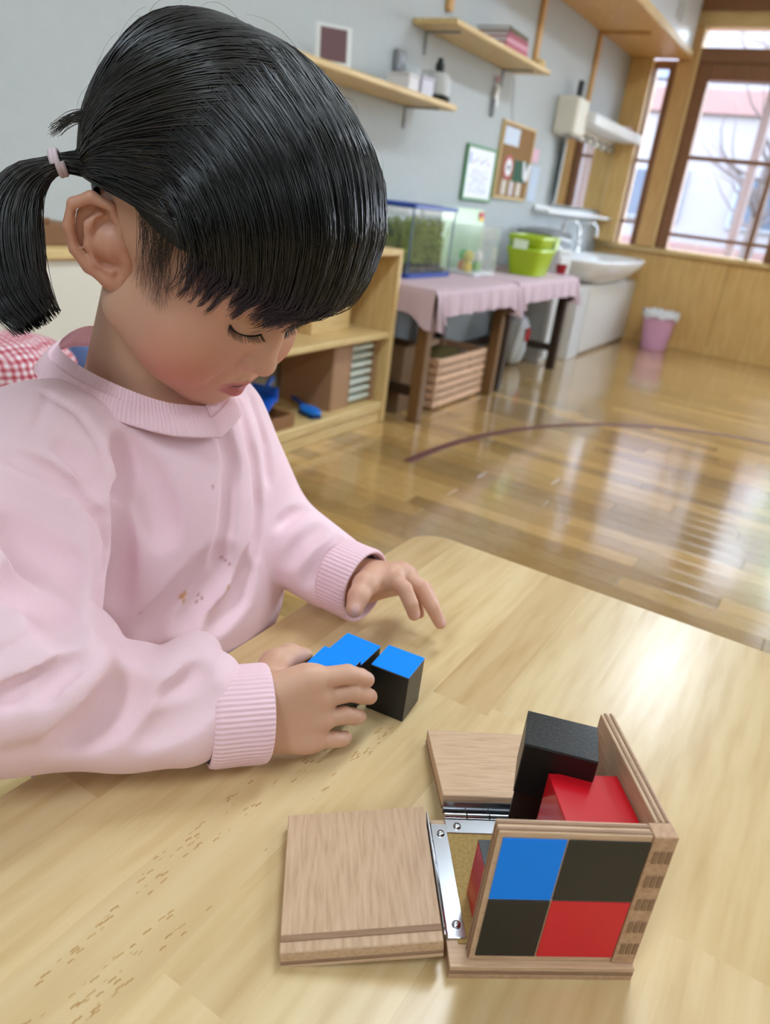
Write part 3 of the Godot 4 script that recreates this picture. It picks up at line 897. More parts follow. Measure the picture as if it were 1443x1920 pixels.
func gingham() -> StandardMaterial3D:
	var im := Image.create(64, 64, false, Image.FORMAT_RGB8)
	for y in 64:
		for x in 64:
			var k := (1 if x < 32 else 0) + (1 if y < 32 else 0)
			im.set_pixel(x, y, [Color(0.93, 0.90, 0.90), Color(0.82, 0.50, 0.54), Color(0.66, 0.16, 0.22)][k])
	var m := textured(ImageTexture.create_from_image(im), Vector3(85, 85, 85), 0.9)
	return m

func aquarium() -> void:
	var o := thing("aquarium", "small glass fish tank with a blue rim, full of green water weed", "aquarium", Vector3(2.955, 0.535, -1.672))
	var w := 0.37
	var d := 0.21
	var h := 0.285
	var rim := plain(Color(0.10, 0.27, 0.62), 0.35)
	var tank := glassy(Color(0.94, 0.98, 0.96, 0.03))
	tank.metallic_specular = 0.25
	for s: float in [-1.0, 1.0]:
		part(o, "glass_pane", bx(Vector3(w * 0.5 * s, h * 0.5, 0), Vector3(0.004, h - 0.02, d - 0.006)), tank)
		part(o, "glass_pane", bx(Vector3(0, h * 0.5, d * 0.5 * s), Vector3(w - 0.006, h - 0.02, 0.004)), tank)
		for y: float in [0.008, h - 0.008]:
			part(o, "rim", bx(Vector3(w * 0.5 * s, y, 0), Vector3(0.014, 0.018, d + 0.012), 0.003), rim)
			part(o, "rim", bx(Vector3(0, y, d * 0.5 * s), Vector3(w - 0.0145, 0.018, 0.014), 0.003), rim)
		for s2: float in [-1.0, 1.0]:
			part(o, "corner_seal", bx(Vector3((w * 0.5 - 0.002) * s, h * 0.5, (d * 0.5 - 0.002) * s2), Vector3(0.006, h - 0.036, 0.006), 0.001), plain(Color(0.30, 0.42, 0.52), 0.5))
	part(o, "bottom", bx(Vector3(0, 0.012, 0), Vector3(w - 0.015, 0.006, d - 0.015)), rim)
	var rng := RandomNumberGenerator.new()
	rng.seed = 9
	var gr := MB.new()
	for i in 260:
		var p := Vector3(rng.randf_range(-w * 0.47, w * 0.47), 0.022 + rng.randf() * 0.014, rng.randf_range(-d * 0.45, d * 0.45))
		gr.box(p, Vector3(0.016, 0.012, 0.016) * rng.randf_range(0.7, 1.3), 0.003, Basis(Vector3(rng.randf(), 1, rng.randf()).normalized(), rng.randf() * 6.0))
	part(o, "gravel", gr, plain(Color(0.33, 0.30, 0.24), 0.8)).set_meta("kind", "stuff")
	var wd := MB.new()
	wd.colored = true
	for i in 420:
		var p := Vector3(rng.randf_range(-w * 0.45, w * 0.45), 0.035, rng.randf_range(-d * 0.42, d * 0.42))
		var hh := rng.randf_range(0.10, 0.19)
		var pts := []
		var lean := Vector3(rng.randf_range(-0.5, 0.5), 0, rng.randf_range(-0.3, 0.3))
		var g := rng.randf_range(0.7, 1.2)
		wd.col = Color(0.36 * g, 0.45 * g, 0.05 * g)
		var prev := p
		for s in 6:
			var q := p + Vector3(0, hh * (s + 1) / 6.0, 0) + lean * pow((s + 1) / 6.0, 1.5) * 0.06 + Vector3(rng.randf_range(-1, 1), 0, rng.randf_range(-1, 1)) * 0.006
			q.x = clampf(q.x, -w * 0.48, w * 0.48)
			q.z = clampf(q.z, -d * 0.46, d * 0.46)
			pts.append(q)
			for l in 3:
				var a := rng.randf() * TAU
				var u := Vector3(cos(a), rng.randf_range(0.1, 0.7), sin(a)).normalized() * rng.randf_range(0.012, 0.024)
				var c := Vector3(clampf(q.x + u.x, -w * 0.48, w * 0.48), q.y + u.y, clampf(q.z + u.z, -d * 0.46, d * 0.46))
				var sd := Vector3(-sin(a), 0, cos(a)) * 0.0065
				wd.quad(q, (q + c) * 0.5 - sd, c, (q + c) * 0.5 + sd)
			prev = q
		wd.tube(pts, [0.0014], 4, false)
	var wm := plain(Color(1, 1, 1), 0.6)
	wm.vertex_color_use_as_albedo = true
	wm.backlight_enabled = true
	wm.backlight = Color(0.35, 0.35, 0.35)
	part(o, "water_weed", wd, wm).set_meta("kind", "stuff")
	var wa := glassy(Color(0.70, 0.80, 0.55, 0.08), 0.03)
	wa.metallic_specular = 0.3
	part(o, "water", bx(Vector3(0, 0.222, 0), Vector3(w - 0.012, 0.002, d - 0.012)), wa)

func crate() -> void:
	var o := thing("wooden_crate", "pale slatted wooden crate with a rope handle hole under the aquarium table", "crate", Vector3(3.085, 0, -1.52))
	var w := 0.50
	var d := 0.24
	var tone := [Color(1.14, 1.08, 1.06), Color(1.06, 1.0, 0.98), Color(1.10, 1.04, 1.02)]
	var mats := []
	for t: Color in tone:
		mats.append(textured(M.maple_tex, Vector3(1.2, 14, 14), 0.65, t, Vector3(mats.size() * 0.3, 0.1, 0.2)))
	for i in 6:
		for s: float in [-1.0, 1.0]:
			part(o, "slat", bx(Vector3(0, 0.025 + i * 0.037, d * 0.5 * s), Vector3(w, 0.028, 0.011), 0.002), mats[i % 3])
			part(o, "slat", bx(Vector3((w * 0.5 - 0.006) * s, 0.025 + i * 0.037, 0), Vector3(0.011, 0.028, d - 0.0125), 0.002), mats[(i + 1) % 3])
	for sx: float in [-1.0, 1.0]:
		for sz: float in [-1.0, 1.0]:
			part(o, "corner_post", bx(Vector3((w * 0.5 - 0.025) * sx, 0.115, (d * 0.5 - 0.018) * sz), Vector3(0.022, 0.22, 0.022), 0.002), mats[1])
	part(o, "base", bx(Vector3(0, 0.008, 0), Vector3(w - 0.03, 0.01, d - 0.03)), mats[0])
	for i in 6:
		var nl := MB.new()
		nl.tube([Vector3(-w * 0.5 + 0.03, 0.025 + i * 0.037, d * 0.5 + 0.0055), Vector3(-w * 0.5 + 0.03, 0.025 + i * 0.037, d * 0.5 + 0.0075)], [0.0045, 0.0045], 8)
		part(o, "nail", nl, M.iron)
	single("straw_mat", bundle(Vector3(3.085, 0.015, -1.52), 0.20, 0.22, 0.085, 31), plain(Color(0.42, 0.36, 0.16), 0.9), "olive brown dried grass filling the slatted wooden crate", "grass")

func sink_corner() -> void:
	# cabinet under the basin
	var o := thing("sink_cabinet", "cream two-door cabinet under the white wash basin", "cabinet")
	var dm := plain(Color(0.85, 0.82, 0.77), 0.4)
	part(o, "body", bb(Vector3(4.66, 0.0, -1.79), Vector3(6.055, 0.45, -1.435), 0.003), dm)
	part(o, "door", bb(Vector3(4.90, 0.02, -1.4345), Vector3(6.04, 0.44, -1.415), 0.004), dm)
	part(o, "side_board", bb(Vector3(4.67, 0.0, -1.4345), Vector3(4.885, 0.44, -1.415), 0.003), plain(Color(0.82, 0.81, 0.79), 0.45))
	# basin
	var s := thing("wash_basin", "wide white ceramic wash basin with a rounded front on the wall", "sink", Vector3(5.32, 0.45, -1.62))
	var b := MB.new()
	var rows := []
	for pr: Array in [[0.30, 0.002, 0.0], [0.62, 0.004, 0.02], [0.82, 0.05, 0.03], [0.95, 0.105, 0.035], [1.0, 0.142, 0.035], [1.0, 0.152, 0.035], [0.985, 0.158, 0.035], [0.92, 0.155, 0.03], [0.87, 0.14, 0.03], [0.74, 0.06, 0.03], [0.4, 0.035, 0.02], [0.02, 0.03, 0.0]]:
		var row := []
		for j in 40:
			var a := TAU * j / 40.0
			var cx := signf(cos(a)) * pow(absf(cos(a)), 0.62)
			var sz := sin(a)
			sz = signf(sz) * pow(absf(sz), 0.5) * 0.16 if sz < 0 else pow(sz, 0.75) * 0.325
			row.append(Vector3(cx * 0.70 * pr[0], pr[1], sz * pr[0] + pr[2] * 0.0))
		rows.append(row)
	b.grid(rows, true, false)
	part(s, "bowl", b, M.white_gloss)
	var pl := MB.new()
	pl.lathe(Vector3(0.0, 0.03, 0.08), [Vector2(0.001, 0.004), Vector2(0.02, 0.004), Vector2(0.024, 0.0)], 16)
	part(s, "drain", pl, M.chrome)
	var i := 0
	for x: float in [5.05, 5.44]:
		var t := thing("faucet", ["chrome swan-neck faucet at the basin's end near the pink tables", "chrome swan-neck faucet at the basin's end near the windows"][i], "faucet", Vector3(x, 0.605, -1.735), 0.25, "basin faucets")
		var bs := MB.new()
		bs.lathe(Vector3.ZERO, [Vector2(0.001, 0), Vector2(0.03, 0), Vector2(0.03, 0.008), Vector2(0.02, 0.014), Vector2(0.016, 0.06), Vector2(0.02, 0.066), Vector2(0.02, 0.085), Vector2(0.001, 0.09)], 16)
		part(t, "body", bs, M.chrome)
		var sp := MB.new()
		var pts := []
		for k in 12:
			var a := PI * k / 11.0
			pts.append(Vector3(0, 0.16 + sin(a) * 0.05, 0.055 - cos(a) * 0.055))
		pts.push_front(Vector3(0, 0.085, 0))
		pts.append(Vector3(0, 0.12, 0.112))
		sp.tube(pts, [0.011], 10)
		part(t, "spout", sp, M.chrome)
		var lv := MB.new()
		lv.tube([Vector3(0.018, 0.075, 0), Vector3(0.045, 0.085, 0.0), Vector3(0.075, 0.10, 0.0)], [0.008, 0.006, 0.008], 8)
		part(t, "lever", lv, M.chrome)
		i += 1
	# waste bin with a white liner
	var bi := thing("waste_bin", "pink plastic waste bin lined with a white bag by the dado", "bin", Vector3(5.86, 0, -1.14))
	var bm := MB.new()
	bm.lathe(Vector3.ZERO, [Vector2(0.001, 0.0), Vector2(0.088, 0), Vector2(0.092, 0.006), Vector2(0.118, 0.255), Vector2(0.124, 0.257), Vector2(0.124, 0.268), Vector2(0.115, 0.268), Vector2(0.088, 0.012), Vector2(0.001, 0.01)], 32)
	part(bi, "tub", bm, plain(Color(0.88, 0.66, 0.78), 0.4))
	var ln := MB.new()
	var lr := []
	var f := FastNoiseLite.new()
	f.seed = 4
	f.frequency = 2.0
	for k in 9:
		var u := float(k) / 8.0
		var row := []
		for j in 40:
			var a := TAU * j / 40.0
			var nz := f.get_noise_3d(cos(a) * 1.6, u * 1.5, sin(a) * 1.6)
			var r := lerpf(0.05, 0.128, minf(1.0, u * 1.6)) + (0.012 * nz + 0.003 * sin(a * 17.0))
			var y := 0.20 + 0.09 * sin(minf(u * 1.7, 1.57)) + 0.035 * nz - maxf(0.0, u - 0.62) * 0.16
			row.append(Vector3(cos(a) * r, y, sin(a) * r))
		lr.append(row)
	ln.grid(lr, true, true)
	var lm := plain(Color(0.93, 0.94, 0.95), 0.35)
	part(bi, "liner", ln, lm)

func wall_shelf(x0: float, x1: float, y: float, d: float, label: String, brackets: Array) -> void:
	var o := thing("wall_shelf", label, "shelf", Vector3.ZERO, 0.0, "narrow wooden wall shelves")
	part(o, "board", bb(Vector3(x0, y, WALLZ + 0.001), Vector3(x1, y + 0.022, WALLZ + d), 0.004), M.pine_x)
	for x: float in brackets:
		part(o, "bracket", bb(Vector3(x - 0.008, y - 0.085, WALLZ + 0.001), Vector3(x + 0.008, y - 0.0005, WALLZ + 0.006), 0.001), M.grey)
		part(o, "bracket", bb(Vector3(x - 0.008, y - 0.006, WALLZ + 0.0065), Vector3(x + 0.008, y - 0.0005, WALLZ + d * 0.8), 0.001), M.grey)

func wall_things() -> void:
	wall_shelf(1.98, 3.08, 1.185, 0.20, "lower pine wall shelf carrying a photo frame and white boxes", [2.2, 3.0])
	wall_shelf(2.98, 4.03, 1.472, 0.20, "upper pine wall shelf with a stack of pink books", [3.1, 3.9])
	var sy := 1.2075
	# frame with easel strut
	var fr := thing("photo_frame", "white photo frame with a dusky red picture standing on the lower wall shelf", "frame", Vector3(2.30, sy, -1.68), -0.75)
	var tl := Basis(Vector3.RIGHT, -0.18)
	part(fr, "frame", bx(Vector3(0, 0.062, 0.0), Vector3(0.12, 0.122, 0.008), 0.002, tl), M.white)
	part(fr, "picture", bx(Vector3(0, 0.064, 0.005), Vector3(0.088, 0.096, 0.002), 0.0, tl), plain(Color(0.42, 0.24, 0.24), 0.5))
	part(fr, "strut", bx(Vector3(0, 0.05, -0.04), Vector3(0.03, 0.11, 0.004), 0.0, Basis(Vector3.RIGHT, 0.45)), M.white)
	var i := 0
	for b in [[2.76, 0.075, 0.05, Color(0.90, 0.89, 0.90), "low white carton on the lower wall shelf nearest the photo frame"], [2.87, 0.09, 0.058, Color(0.84, 0.83, 0.88), "pale grey carton on the lower wall shelf beside the black-capped bottle"]]:
		var ob := thing("carton", b[4], "box", Vector3(b[0], sy, -1.68))
		part(ob, "body", bx(Vector3(0, b[2] * 0.5, 0), Vector3(b[1], b[2], 0.10), 0.003), plain(b[3], 0.6))
		part(ob, "lid", bx(Vector3(0, b[2] + 0.005, 0), Vector3(b[1] + 0.004, 0.009, 0.104), 0.002), plain(b[3] * 0.97, 0.6))
		i += 1
	var sp := thing("dispenser_bottle", "squat white bottle with a tall black cap on a black foot", "bottle", Vector3(3.0, sy, -1.66))
	var bo := MB.new()
	bo.lathe(Vector3.ZERO, [Vector2(0.001, 0.02), Vector2(0.05, 0.02), Vector2(0.052, 0.025), Vector2(0.05, 0.085), Vector2(0.035, 0.10), Vector2(0.018, 0.104), Vector2(0.001, 0.104)], 20)
	part(sp, "body", bo, plain(Color(0.78, 0.78, 0.77), 0.4))
	var bf := MB.new()
	bf.lathe(Vector3.ZERO, [Vector2(0.001, 0.0), Vector2(0.054, 0.0), Vector2(0.056, 0.018), Vector2(0.05, 0.0195), Vector2(0.001, 0.0195)], 20)
	part(sp, "foot", bf, M.black)
	var bc := MB.new()
	bc.lathe(Vector3.ZERO, [Vector2(0.001, 0.1045), Vector2(0.018, 0.1045), Vector2(0.019, 0.13), Vector2(0.012, 0.14), Vector2(0.011, 0.152), Vector2(0.001, 0.155)], 14)
	part(sp, "cap", bc, M.black)
	var wc := thing("carton", "upright white carton at the very end of the lower wall shelf", "box", Vector3(3.05, sy, -1.70))
	part(wc, "body", bx(Vector3(0.0, 0.055, -0.03), Vector3(0.05, 0.11, 0.06), 0.003), M.white)
	part(wc, "lid", bx(Vector3(0.0, 0.114, -0.03), Vector3(0.052, 0.007, 0.062), 0.002), M.white)
	# grey case on the wall above the shelf
	var wb := thing("wall_monitor", "small grey box fixed to the wall above the lower shelf", "box", Vector3(2.90, 1.33, WALLZ + 0.001))
	part(wb, "case", bx(Vector3(0, 0, 0.011), Vector3(0.07, 0.075, 0.022), 0.005), M.grey)
	part(wb, "cover", bx(Vector3(0, 0.005, 0.023), Vector3(0.045, 0.03, 0.002)), plain(Color(0.42, 0.42, 0.42), 0.3))
	# pink books
	var cols := [Color(0.72, 0.36, 0.42), Color(0.85, 0.60, 0.66), Color(0.66, 0.30, 0.36), Color(0.36, 0.31, 0.15)]
	var lb := ["dull pink book lying lowest in the stack on the upper shelf", "pale pink book second from the bottom of the stack on the upper shelf", "dark pink book under the olive one on the upper shelf", "olive brown book lying on top of the pink ones on the upper shelf"]
	for k in 4:
		var bk := thing("book", lb[k], "book", Vector3(3.60, 1.4945 + k * 0.0195, -1.69), 0.03 * (k - 1.5), "books on the upper wall shelf")
		part(bk, "cover", bx(Vector3(0, 0.0015, 0), Vector3(0.24, 0.0025, 0.16)), plain(cols[k], 0.6))
		part(bk, "cover", bx(Vector3(0, 0.0175, 0), Vector3(0.24, 0.0025, 0.16)), plain(cols[k], 0.6))
		part(bk, "spine", bx(Vector3(0, 0.0095, 0.0795), Vector3(0.24, 0.0134, 0.003)), plain(cols[k], 0.6))
		part(bk, "pages", bx(Vector3(0, 0.0095, -0.002), Vector3(0.232, 0.0134, 0.154)), M.card)
	var kn := MB.new()
	kn.lathe(Vector3(3.985, 1.4945, -1.65), [Vector2(0.001, 0), Vector2(0.03, 0.0), Vector2(0.034, 0.012), Vector2(0.026, 0.032), Vector2(0.010, 0.042), Vector2(0.001, 0.043)], 14)
	single("wooden_ornament", kn, M.pine_x, "small turned wooden ornament at the end of the upper wall shelf", "ornament")
	# hanging clip on the wall
	var cl := thing("hanging_clip", "white clip hanging from a pink hook on the wall", "clip", Vector3(3.83, 1.26, WALLZ + 0.004))
	part(cl, "hook", bx(Vector3(0, 0.155, 0.01), Vector3(0.02, 0.03, 0.02), 0.005), plain(Color(0.85, 0.68, 0.70), 0.5))
	part(cl, "body", bx(Vector3(0.0, 0.085, 0.012), Vector3(0.035, 0.10, 0.022), 0.008), M.white)
	part(cl, "jaw", bx(Vector3(-0.015, 0.03, 0.012), Vector3(0.016, 0.08, 0.018), 0.004), M.grey)
	# framed notice with green edge
	var gn := thing("notice_frame", "green framed printed notice on the wall above the aquarium", "frame", Vector3(3.785, 0.985, WALLZ))
	part(gn, "backing", bx(Vector3(0, 0, 0.006), Vector3(0.33, 0.235, 0.010)), M.white)
	var gm := plain(Color(0.28, 0.56, 0.32), 0.4)
	for s: float in [-1.0, 1.0]:
		part(gn, "frame_rail", bx(Vector3(0, 0.121 * s, 0.009), Vector3(0.348, 0.012, 0.016), 0.003), gm)
		part(gn, "frame_rail", bx(Vector3(0.168 * s, 0, 0.009), Vector3(0.012, 0.229, 0.016), 0.003), gm)
	part(gn, "notice", bx(Vector3(0, 0, 0.0118), Vector3(0.30, 0.21, 0.001)), printed())
	# cork board with cards
	var ck := thing("cork_board", "cork pin board with paper cards pinned on the wall", "board", Vector3(4.215, 1.075, WALLZ))
	part(ck, "cork", bx(Vector3(0, 0, 0.008), Vector3(0.43, 0.355, 0.012)), textured(noise_tex(61, 0.12, [[0.0, Color(0.50, 0.36, 0.20)], [1.0, Color(0.68, 0.52, 0.33)]], 256), Vector3(8, 8, 8), 0.9))
	for s: float in [-1.0, 1.0]:
		part(ck, "frame_rail", bx(Vector3(0, 0.182 * s, 0.009), Vector3(0.456, 0.013, 0.018), 0.003), M.pine_x)
		part(ck, "frame_rail", bx(Vector3(0.221 * s, 0, 0.009), Vector3(0.013, 0.350, 0.018), 0.003), M.pine_y)
	var wi := MB.new()
	wi.tube([Vector3(-0.185, 0.385, 0.005), Vector3(-0.155, 0.32, 0.004), Vector3(-0.145, 0.25, 0.004), Vector3(-0.115, 0.187, 0.012)], [0.0015], 5)
	part(ck, "hanging_cord", wi, M.grey)
	var cz := WALLZ + 0.0155
	single("pinned_card", bx(Vector3(4.115, 1.195, cz), Vector3(0.20, 0.085, 0.001)), plain(Color(0.84, 0.88, 0.94), 0.7), "pale blue paper slip pinned at the top of the cork board", "card", "cards on the cork board")
	var rd := thing("round_badge", "round red badge with a white middle pinned on the cork board", "badge", Vector3(4.12, 1.045, cz))
	disc(rd, "rim", 0.062, 0.002, plain(Color(0.72, 0.14, 0.14), 0.5))
	disc(rd, "face", 0.043, 0.004, M.card)
	disc(rd, "centre", 0.013, 0.006, plain(Color(0.25, 0.25, 0.28), 0.5))
	single("pinned_card", bx(Vector3(4.30, 1.035, cz), Vector3(0.20, 0.11, 0.001)), plain(Color(0.06, 0.32, 0.20), 0.7), "dark green paper pinned beside the red badge", "card", "cards on the cork board")
	var wv := MB.new()
	var vp := PackedVector2Array([Vector2(-0.06, 0.05), Vector2(-0.03, 0.05), Vector2(-0.002, -0.005), Vector2(0.03, 0.045), Vector2(0.06, 0.04), Vector2(0.045, -0.03), Vector2(0.005, -0.055), Vector2(-0.035, -0.03)])
	wv.prism(vp, 0.0, 0.002, Transform3D(Basis(Vector3(1, 0, 0), Vector3(0, 0, 1), Vector3(0, 1, 0)), Vector3(4.375, 1.04, cz + 0.002)))
	single("paper_mitten", wv, M.card, "white cut-out paper shape pinned on the dark green paper", "cutout")
	var tags := ["brownish tag at the bottom of the cork board below the red badge", "pale tag at the bottom of the cork board between two others", "pale tag at the bottom corner of the cork board near the mirror"]
	for k in 3:
		single("pinned_card", bx(Vector3(4.10 + k * 0.105, 0.945, cz), Vector3(0.06, 0.075, 0.001)), plain([Color(0.86, 0.82, 0.76), Color(0.84, 0.80, 0.80), Color(0.88, 0.84, 0.78)][k], 0.7), tags[k], "card", "cards on the cork board")
	# paper sheets between the cork board and the mirror
	single("wall_sheet", bx(Vector3(4.52, 1.14, WALLZ + 0.002), Vector3(0.10, 0.07, 0.002)), plain(Color(0.92, 0.74, 0.82), 0.7), "small pink paper on the wall between cork board and mirror", "paper")
	single("wall_sheet", bx(Vector3(4.56, 0.99, WALLZ + 0.002), Vector3(0.13, 0.19, 0.002)), plain(Color(0.78, 0.83, 0.90), 0.7), "pale blue paper on the wall below the small pink paper", "paper")
	# mirror, ledge
	var mi := thing("wall_mirror", "frameless wall mirror above the wash basin", "mirror", Vector3(5.42, 1.09, WALLZ + 0.024), 0.035)
	part(mi, "backing", bx(Vector3(0, 0, 0.005), Vector3(1.12, 0.39, 0.008), 0.002), M.white)
	var mm := plain(Color(0.93, 0.95, 0.95), 0.01)
	mm.metallic = 1.0
	part(mi, "glass", bx(Vector3(0, 0, 0.0105), Vector3(1.115, 0.385, 0.003)), mm)
	part(mi, "wedge", bx(Vector3(-0.3, 0, -0.010), Vector3(0.4, 0.3, 0.018), 0.002), M.white)
	for s: float in [-1.0, 1.0]:
		part(mi, "edge_strip", bx(Vector3(0.562 * s, 0, 0.007), Vector3(0.008, 0.39, 0.012), 0.002), M.white)
	var le := thing("vanity_ledge", "white ledge running under the mirror above the faucets", "shelf", Vector3(5.33, 0.85, WALLZ))
	part(le, "board", bx(Vector3(0, 0, 0.055), Vector3(1.40, 0.022, 0.108), 0.006), M.white)
	part(le, "backrail", bx(Vector3(0, 0.02, 0.008), Vector3(1.40, 0.018, 0.014), 0.003), M.white)
	# hook rail shelf
	var hk := thing("hook_shelf", "white wall shelf with a row of hooks below it, above the mirror", "shelf", Vector3(5.47, 1.36, WALLZ))
	part(hk, "board", bx(Vector3(0, 0.01, 0.09), Vector3(1.10, 0.02, 0.178), 0.004), M.white)
	part(hk, "front_lip", bx(Vector3(0, 0.035, 0.176), Vector3(1.10, 0.055, 0.012), 0.004), M.white)
	part(hk, "back_board", bx(Vector3(0, -0.05, 0.008), Vector3(1.06, 0.10, 0.014), 0.003), M.cream)
	part(hk, "side", bx(Vector3(-0.549, 0.035, 0.09), Vector3(0.012, 0.055, 0.16), 0.003), M.white)
	part(hk, "side", bx(Vector3(0.549, 0.035, 0.09), Vector3(0.012, 0.055, 0.16), 0.003), M.white)
	for k in 6:
		var h := MB.new()
		var x := -0.40 + k * 0.16
		h.tube([Vector3(x, -0.03, 0.016), Vector3(x, -0.04, 0.045), Vector3(x, -0.065, 0.055), Vector3(x, -0.075, 0.04), Vector3(x, -0.065, 0.03)], [0.006, 0.005, 0.005, 0.005, 0.004], 6)
		part(hk, "hook", h, M.iron)
	var dp := thing("paper_dispenser", "cream paper towel dispenser on the wall next to the hook shelf", "dispenser", Vector3(4.80, 1.36, WALLZ))
	part(dp, "case", bx(Vector3(0, 0.02, 0.07), Vector3(0.20, 0.20, 0.138), 0.012), M.cream)
	part(dp, "slot", bx(Vector3(0, -0.083, 0.09), Vector3(0.14, 0.006, 0.04)), M.grey)
	var ph := thing("phone_handset", "black handset standing on the cream dispenser", "handset", Vector3(4.88, 1.48, WALLZ + 0.07))
	part(ph, "body", bx(Vector3(0, 0.052, 0), Vector3(0.05, 0.10, 0.03), 0.008), M.black)
	part(ph, "cradle", bx(Vector3(0, 0.008, 0.0), Vector3(0.07, 0.014, 0.05), 0.004), M.black)
	var ob := thing("cup", "small white and red cup on the hook shelf near the window", "cup", Vector3(5.90, 1.3805, WALLZ + 0.10))
	var oc := MB.new()
	oc.lathe(Vector3.ZERO, [Vector2(0.001, 0), Vector2(0.03, 0), Vector2(0.036, 0.075), Vector2(0.033, 0.075), Vector2(0.026, 0.004), Vector2(0.001, 0.004)], 14)
	part(ob, "body", oc, M.white)
	var od := MB.new()
	od.lathe(Vector3.ZERO, [Vector2(0.0345, 0.045), Vector2(0.0368, 0.046), Vector2(0.0378, 0.068), Vector2(0.0355, 0.069)], 14)
	part(ob, "band", od, plain(Color(0.75, 0.25, 0.22), 0.5))
	# wall cupboard
	var cu := thing("wall_cupboard", "wall cupboard with a wooden underside and white doors under the ceiling", "cupboard")
	part(cu, "bottom_board", bb(Vector3(3.70, 1.90, WALLZ + 0.001), Vector3(WINX - 0.065, 1.93, -1.40), 0.003), M.cabinet_wood)
	part(cu, "front_rail", bb(Vector3(3.70, 1.90, -1.3995), Vector3(WINX - 0.065, 1.945, -1.385), 0.003), M.pine_x)
	part(cu, "underside_batten", bb(Vector3(5.20, 1.882, WALLZ + 0.024), Vector3(5.235, 1.8995, -1.48), 0.002), M.post_wood)
	part(cu, "carcase", bb(Vector3(3.70, 1.931, WALLZ + 0.001), Vector3(WINX - 0.065, CEIL - 0.002, -1.43)), M.white)
	for k in 4:
		var x0 := 3.70 + k * 0.575
		var dr := part(cu, "door", bb(Vector3(x0 + 0.003, 1.9455, -1.4295), Vector3(x0 + 0.572, CEIL - 0.006, -1.408), 0.003), plain(Color(0.90, 0.92, 0.94), 0.25))
		part(dr, "handle", bx(Vector3(x0 + (0.53 if k % 2 == 0 else 0.05), 2.06, -1.399), Vector3(0.014, 0.10, 0.016), 0.004), M.chrome)

func disc(parent: Node, called: String, r: float, t: float, m: Material) -> void:
	var b := MB.new()
	b.tube([Vector3(0, 0, 0), Vector3(0, 0, t)], [r, r], 28)
	part(parent, called, b, m)

# a notice with a heading and lines of print too small to read
func printed() -> StandardMaterial3D:
	var im := Image.create(240, 170, false, Image.FORMAT_RGB8)
	im.fill(Color(0.90, 0.91, 0.95))
	var rng := RandomNumberGenerator.new()
	rng.seed = 14
	for l in 13:
		var x := 30
		while x < 190:
			var w := rng.randi_range(5, 18)
			if rng.randf() < 0.75: im.fill_rect(Rect2i(x, 14 + l * 7, w, 2), Color(0.45, 0.45, 0.52))
			x += w + 4
	im.fill_rect(Rect2i(10, 118, 12, 40), Color(0.35, 0.42, 0.72))
	for k in 7:
		im.fill_rect(Rect2i(40 + k * 24, 120 + (k % 3) * 8, 14, 12), [Color(0.75, 0.55, 0.62), Color(0.60, 0.66, 0.85), Color(0.82, 0.74, 0.60)][k % 3])
	var m := plain(Color(1, 1, 1), 0.4)
	m.albedo_texture = ImageTexture.create_from_image(im)
	m.uv1_scale = Vector3(1, 1, 1)
	return m

const BO := Vector3(0.251, 0.5, -0.069)      # the puzzle box: front left corner of its base
const BU := Vector3(0.5823, 0.0, 0.8130)     # along its painted front
const BV := Vector3(0.8130, 0.0, -0.5823)    # from the front to the back

func lb(u: float, y: float, v: float) -> Vector3:
	return BO + BU * u + BV * v + Vector3(0, y, 0)

func lbox(u0: float, u1: float, y0: float, y1: float, v0: float, v1: float, bev := 0.0004) -> MB:
	# box in the puzzle box's own axes; kept local to its node
	return bx(Vector3((u0 + u1) * 0.5, (y0 + y1) * 0.5, -(v0 + v1) * 0.5), Vector3(u1 - u0, y1 - y0, v1 - v0), bev)

# plywood: light and dark plies as separate layers along the thickness axis
func plies(parent: Node, n: int, a: Vector3, b: Vector3, axis: int, mats: Array) -> void:
	for i in n:
		var p := a
		var q := b
		p[axis] = lerpf(a[axis], b[axis], float(i) / n)
		q[axis] = lerpf(a[axis], b[axis], float(i + 1) / n)
		part(parent, "ply", bb(p, q, 0.00025), mats[i % mats.size()])

func prism_block(called: String, at: Vector3, size: Vector3, turn: Basis, cap: Material, cap_axis: int, side: Material, label: String, group: String) -> void:
	var o := thing(called, label, "block", at, 0.0, group)
	o.basis = turn
	var inner := size
	inner[cap_axis] -= 0.0006
	var low := Vector3.ZERO
	low[cap_axis] = -0.0003
	part(o, "body", bx(low, inner, 0.0005), side)
	var c := Vector3.ZERO
	c[cap_axis] = size[cap_axis] * 0.5 - 0.0003
	var sz := size
	sz[cap_axis] = 0.0006
	part(o, "painted_face", bx(c, sz - Vector3.ONE * 0.0001, 0.00015), cap)

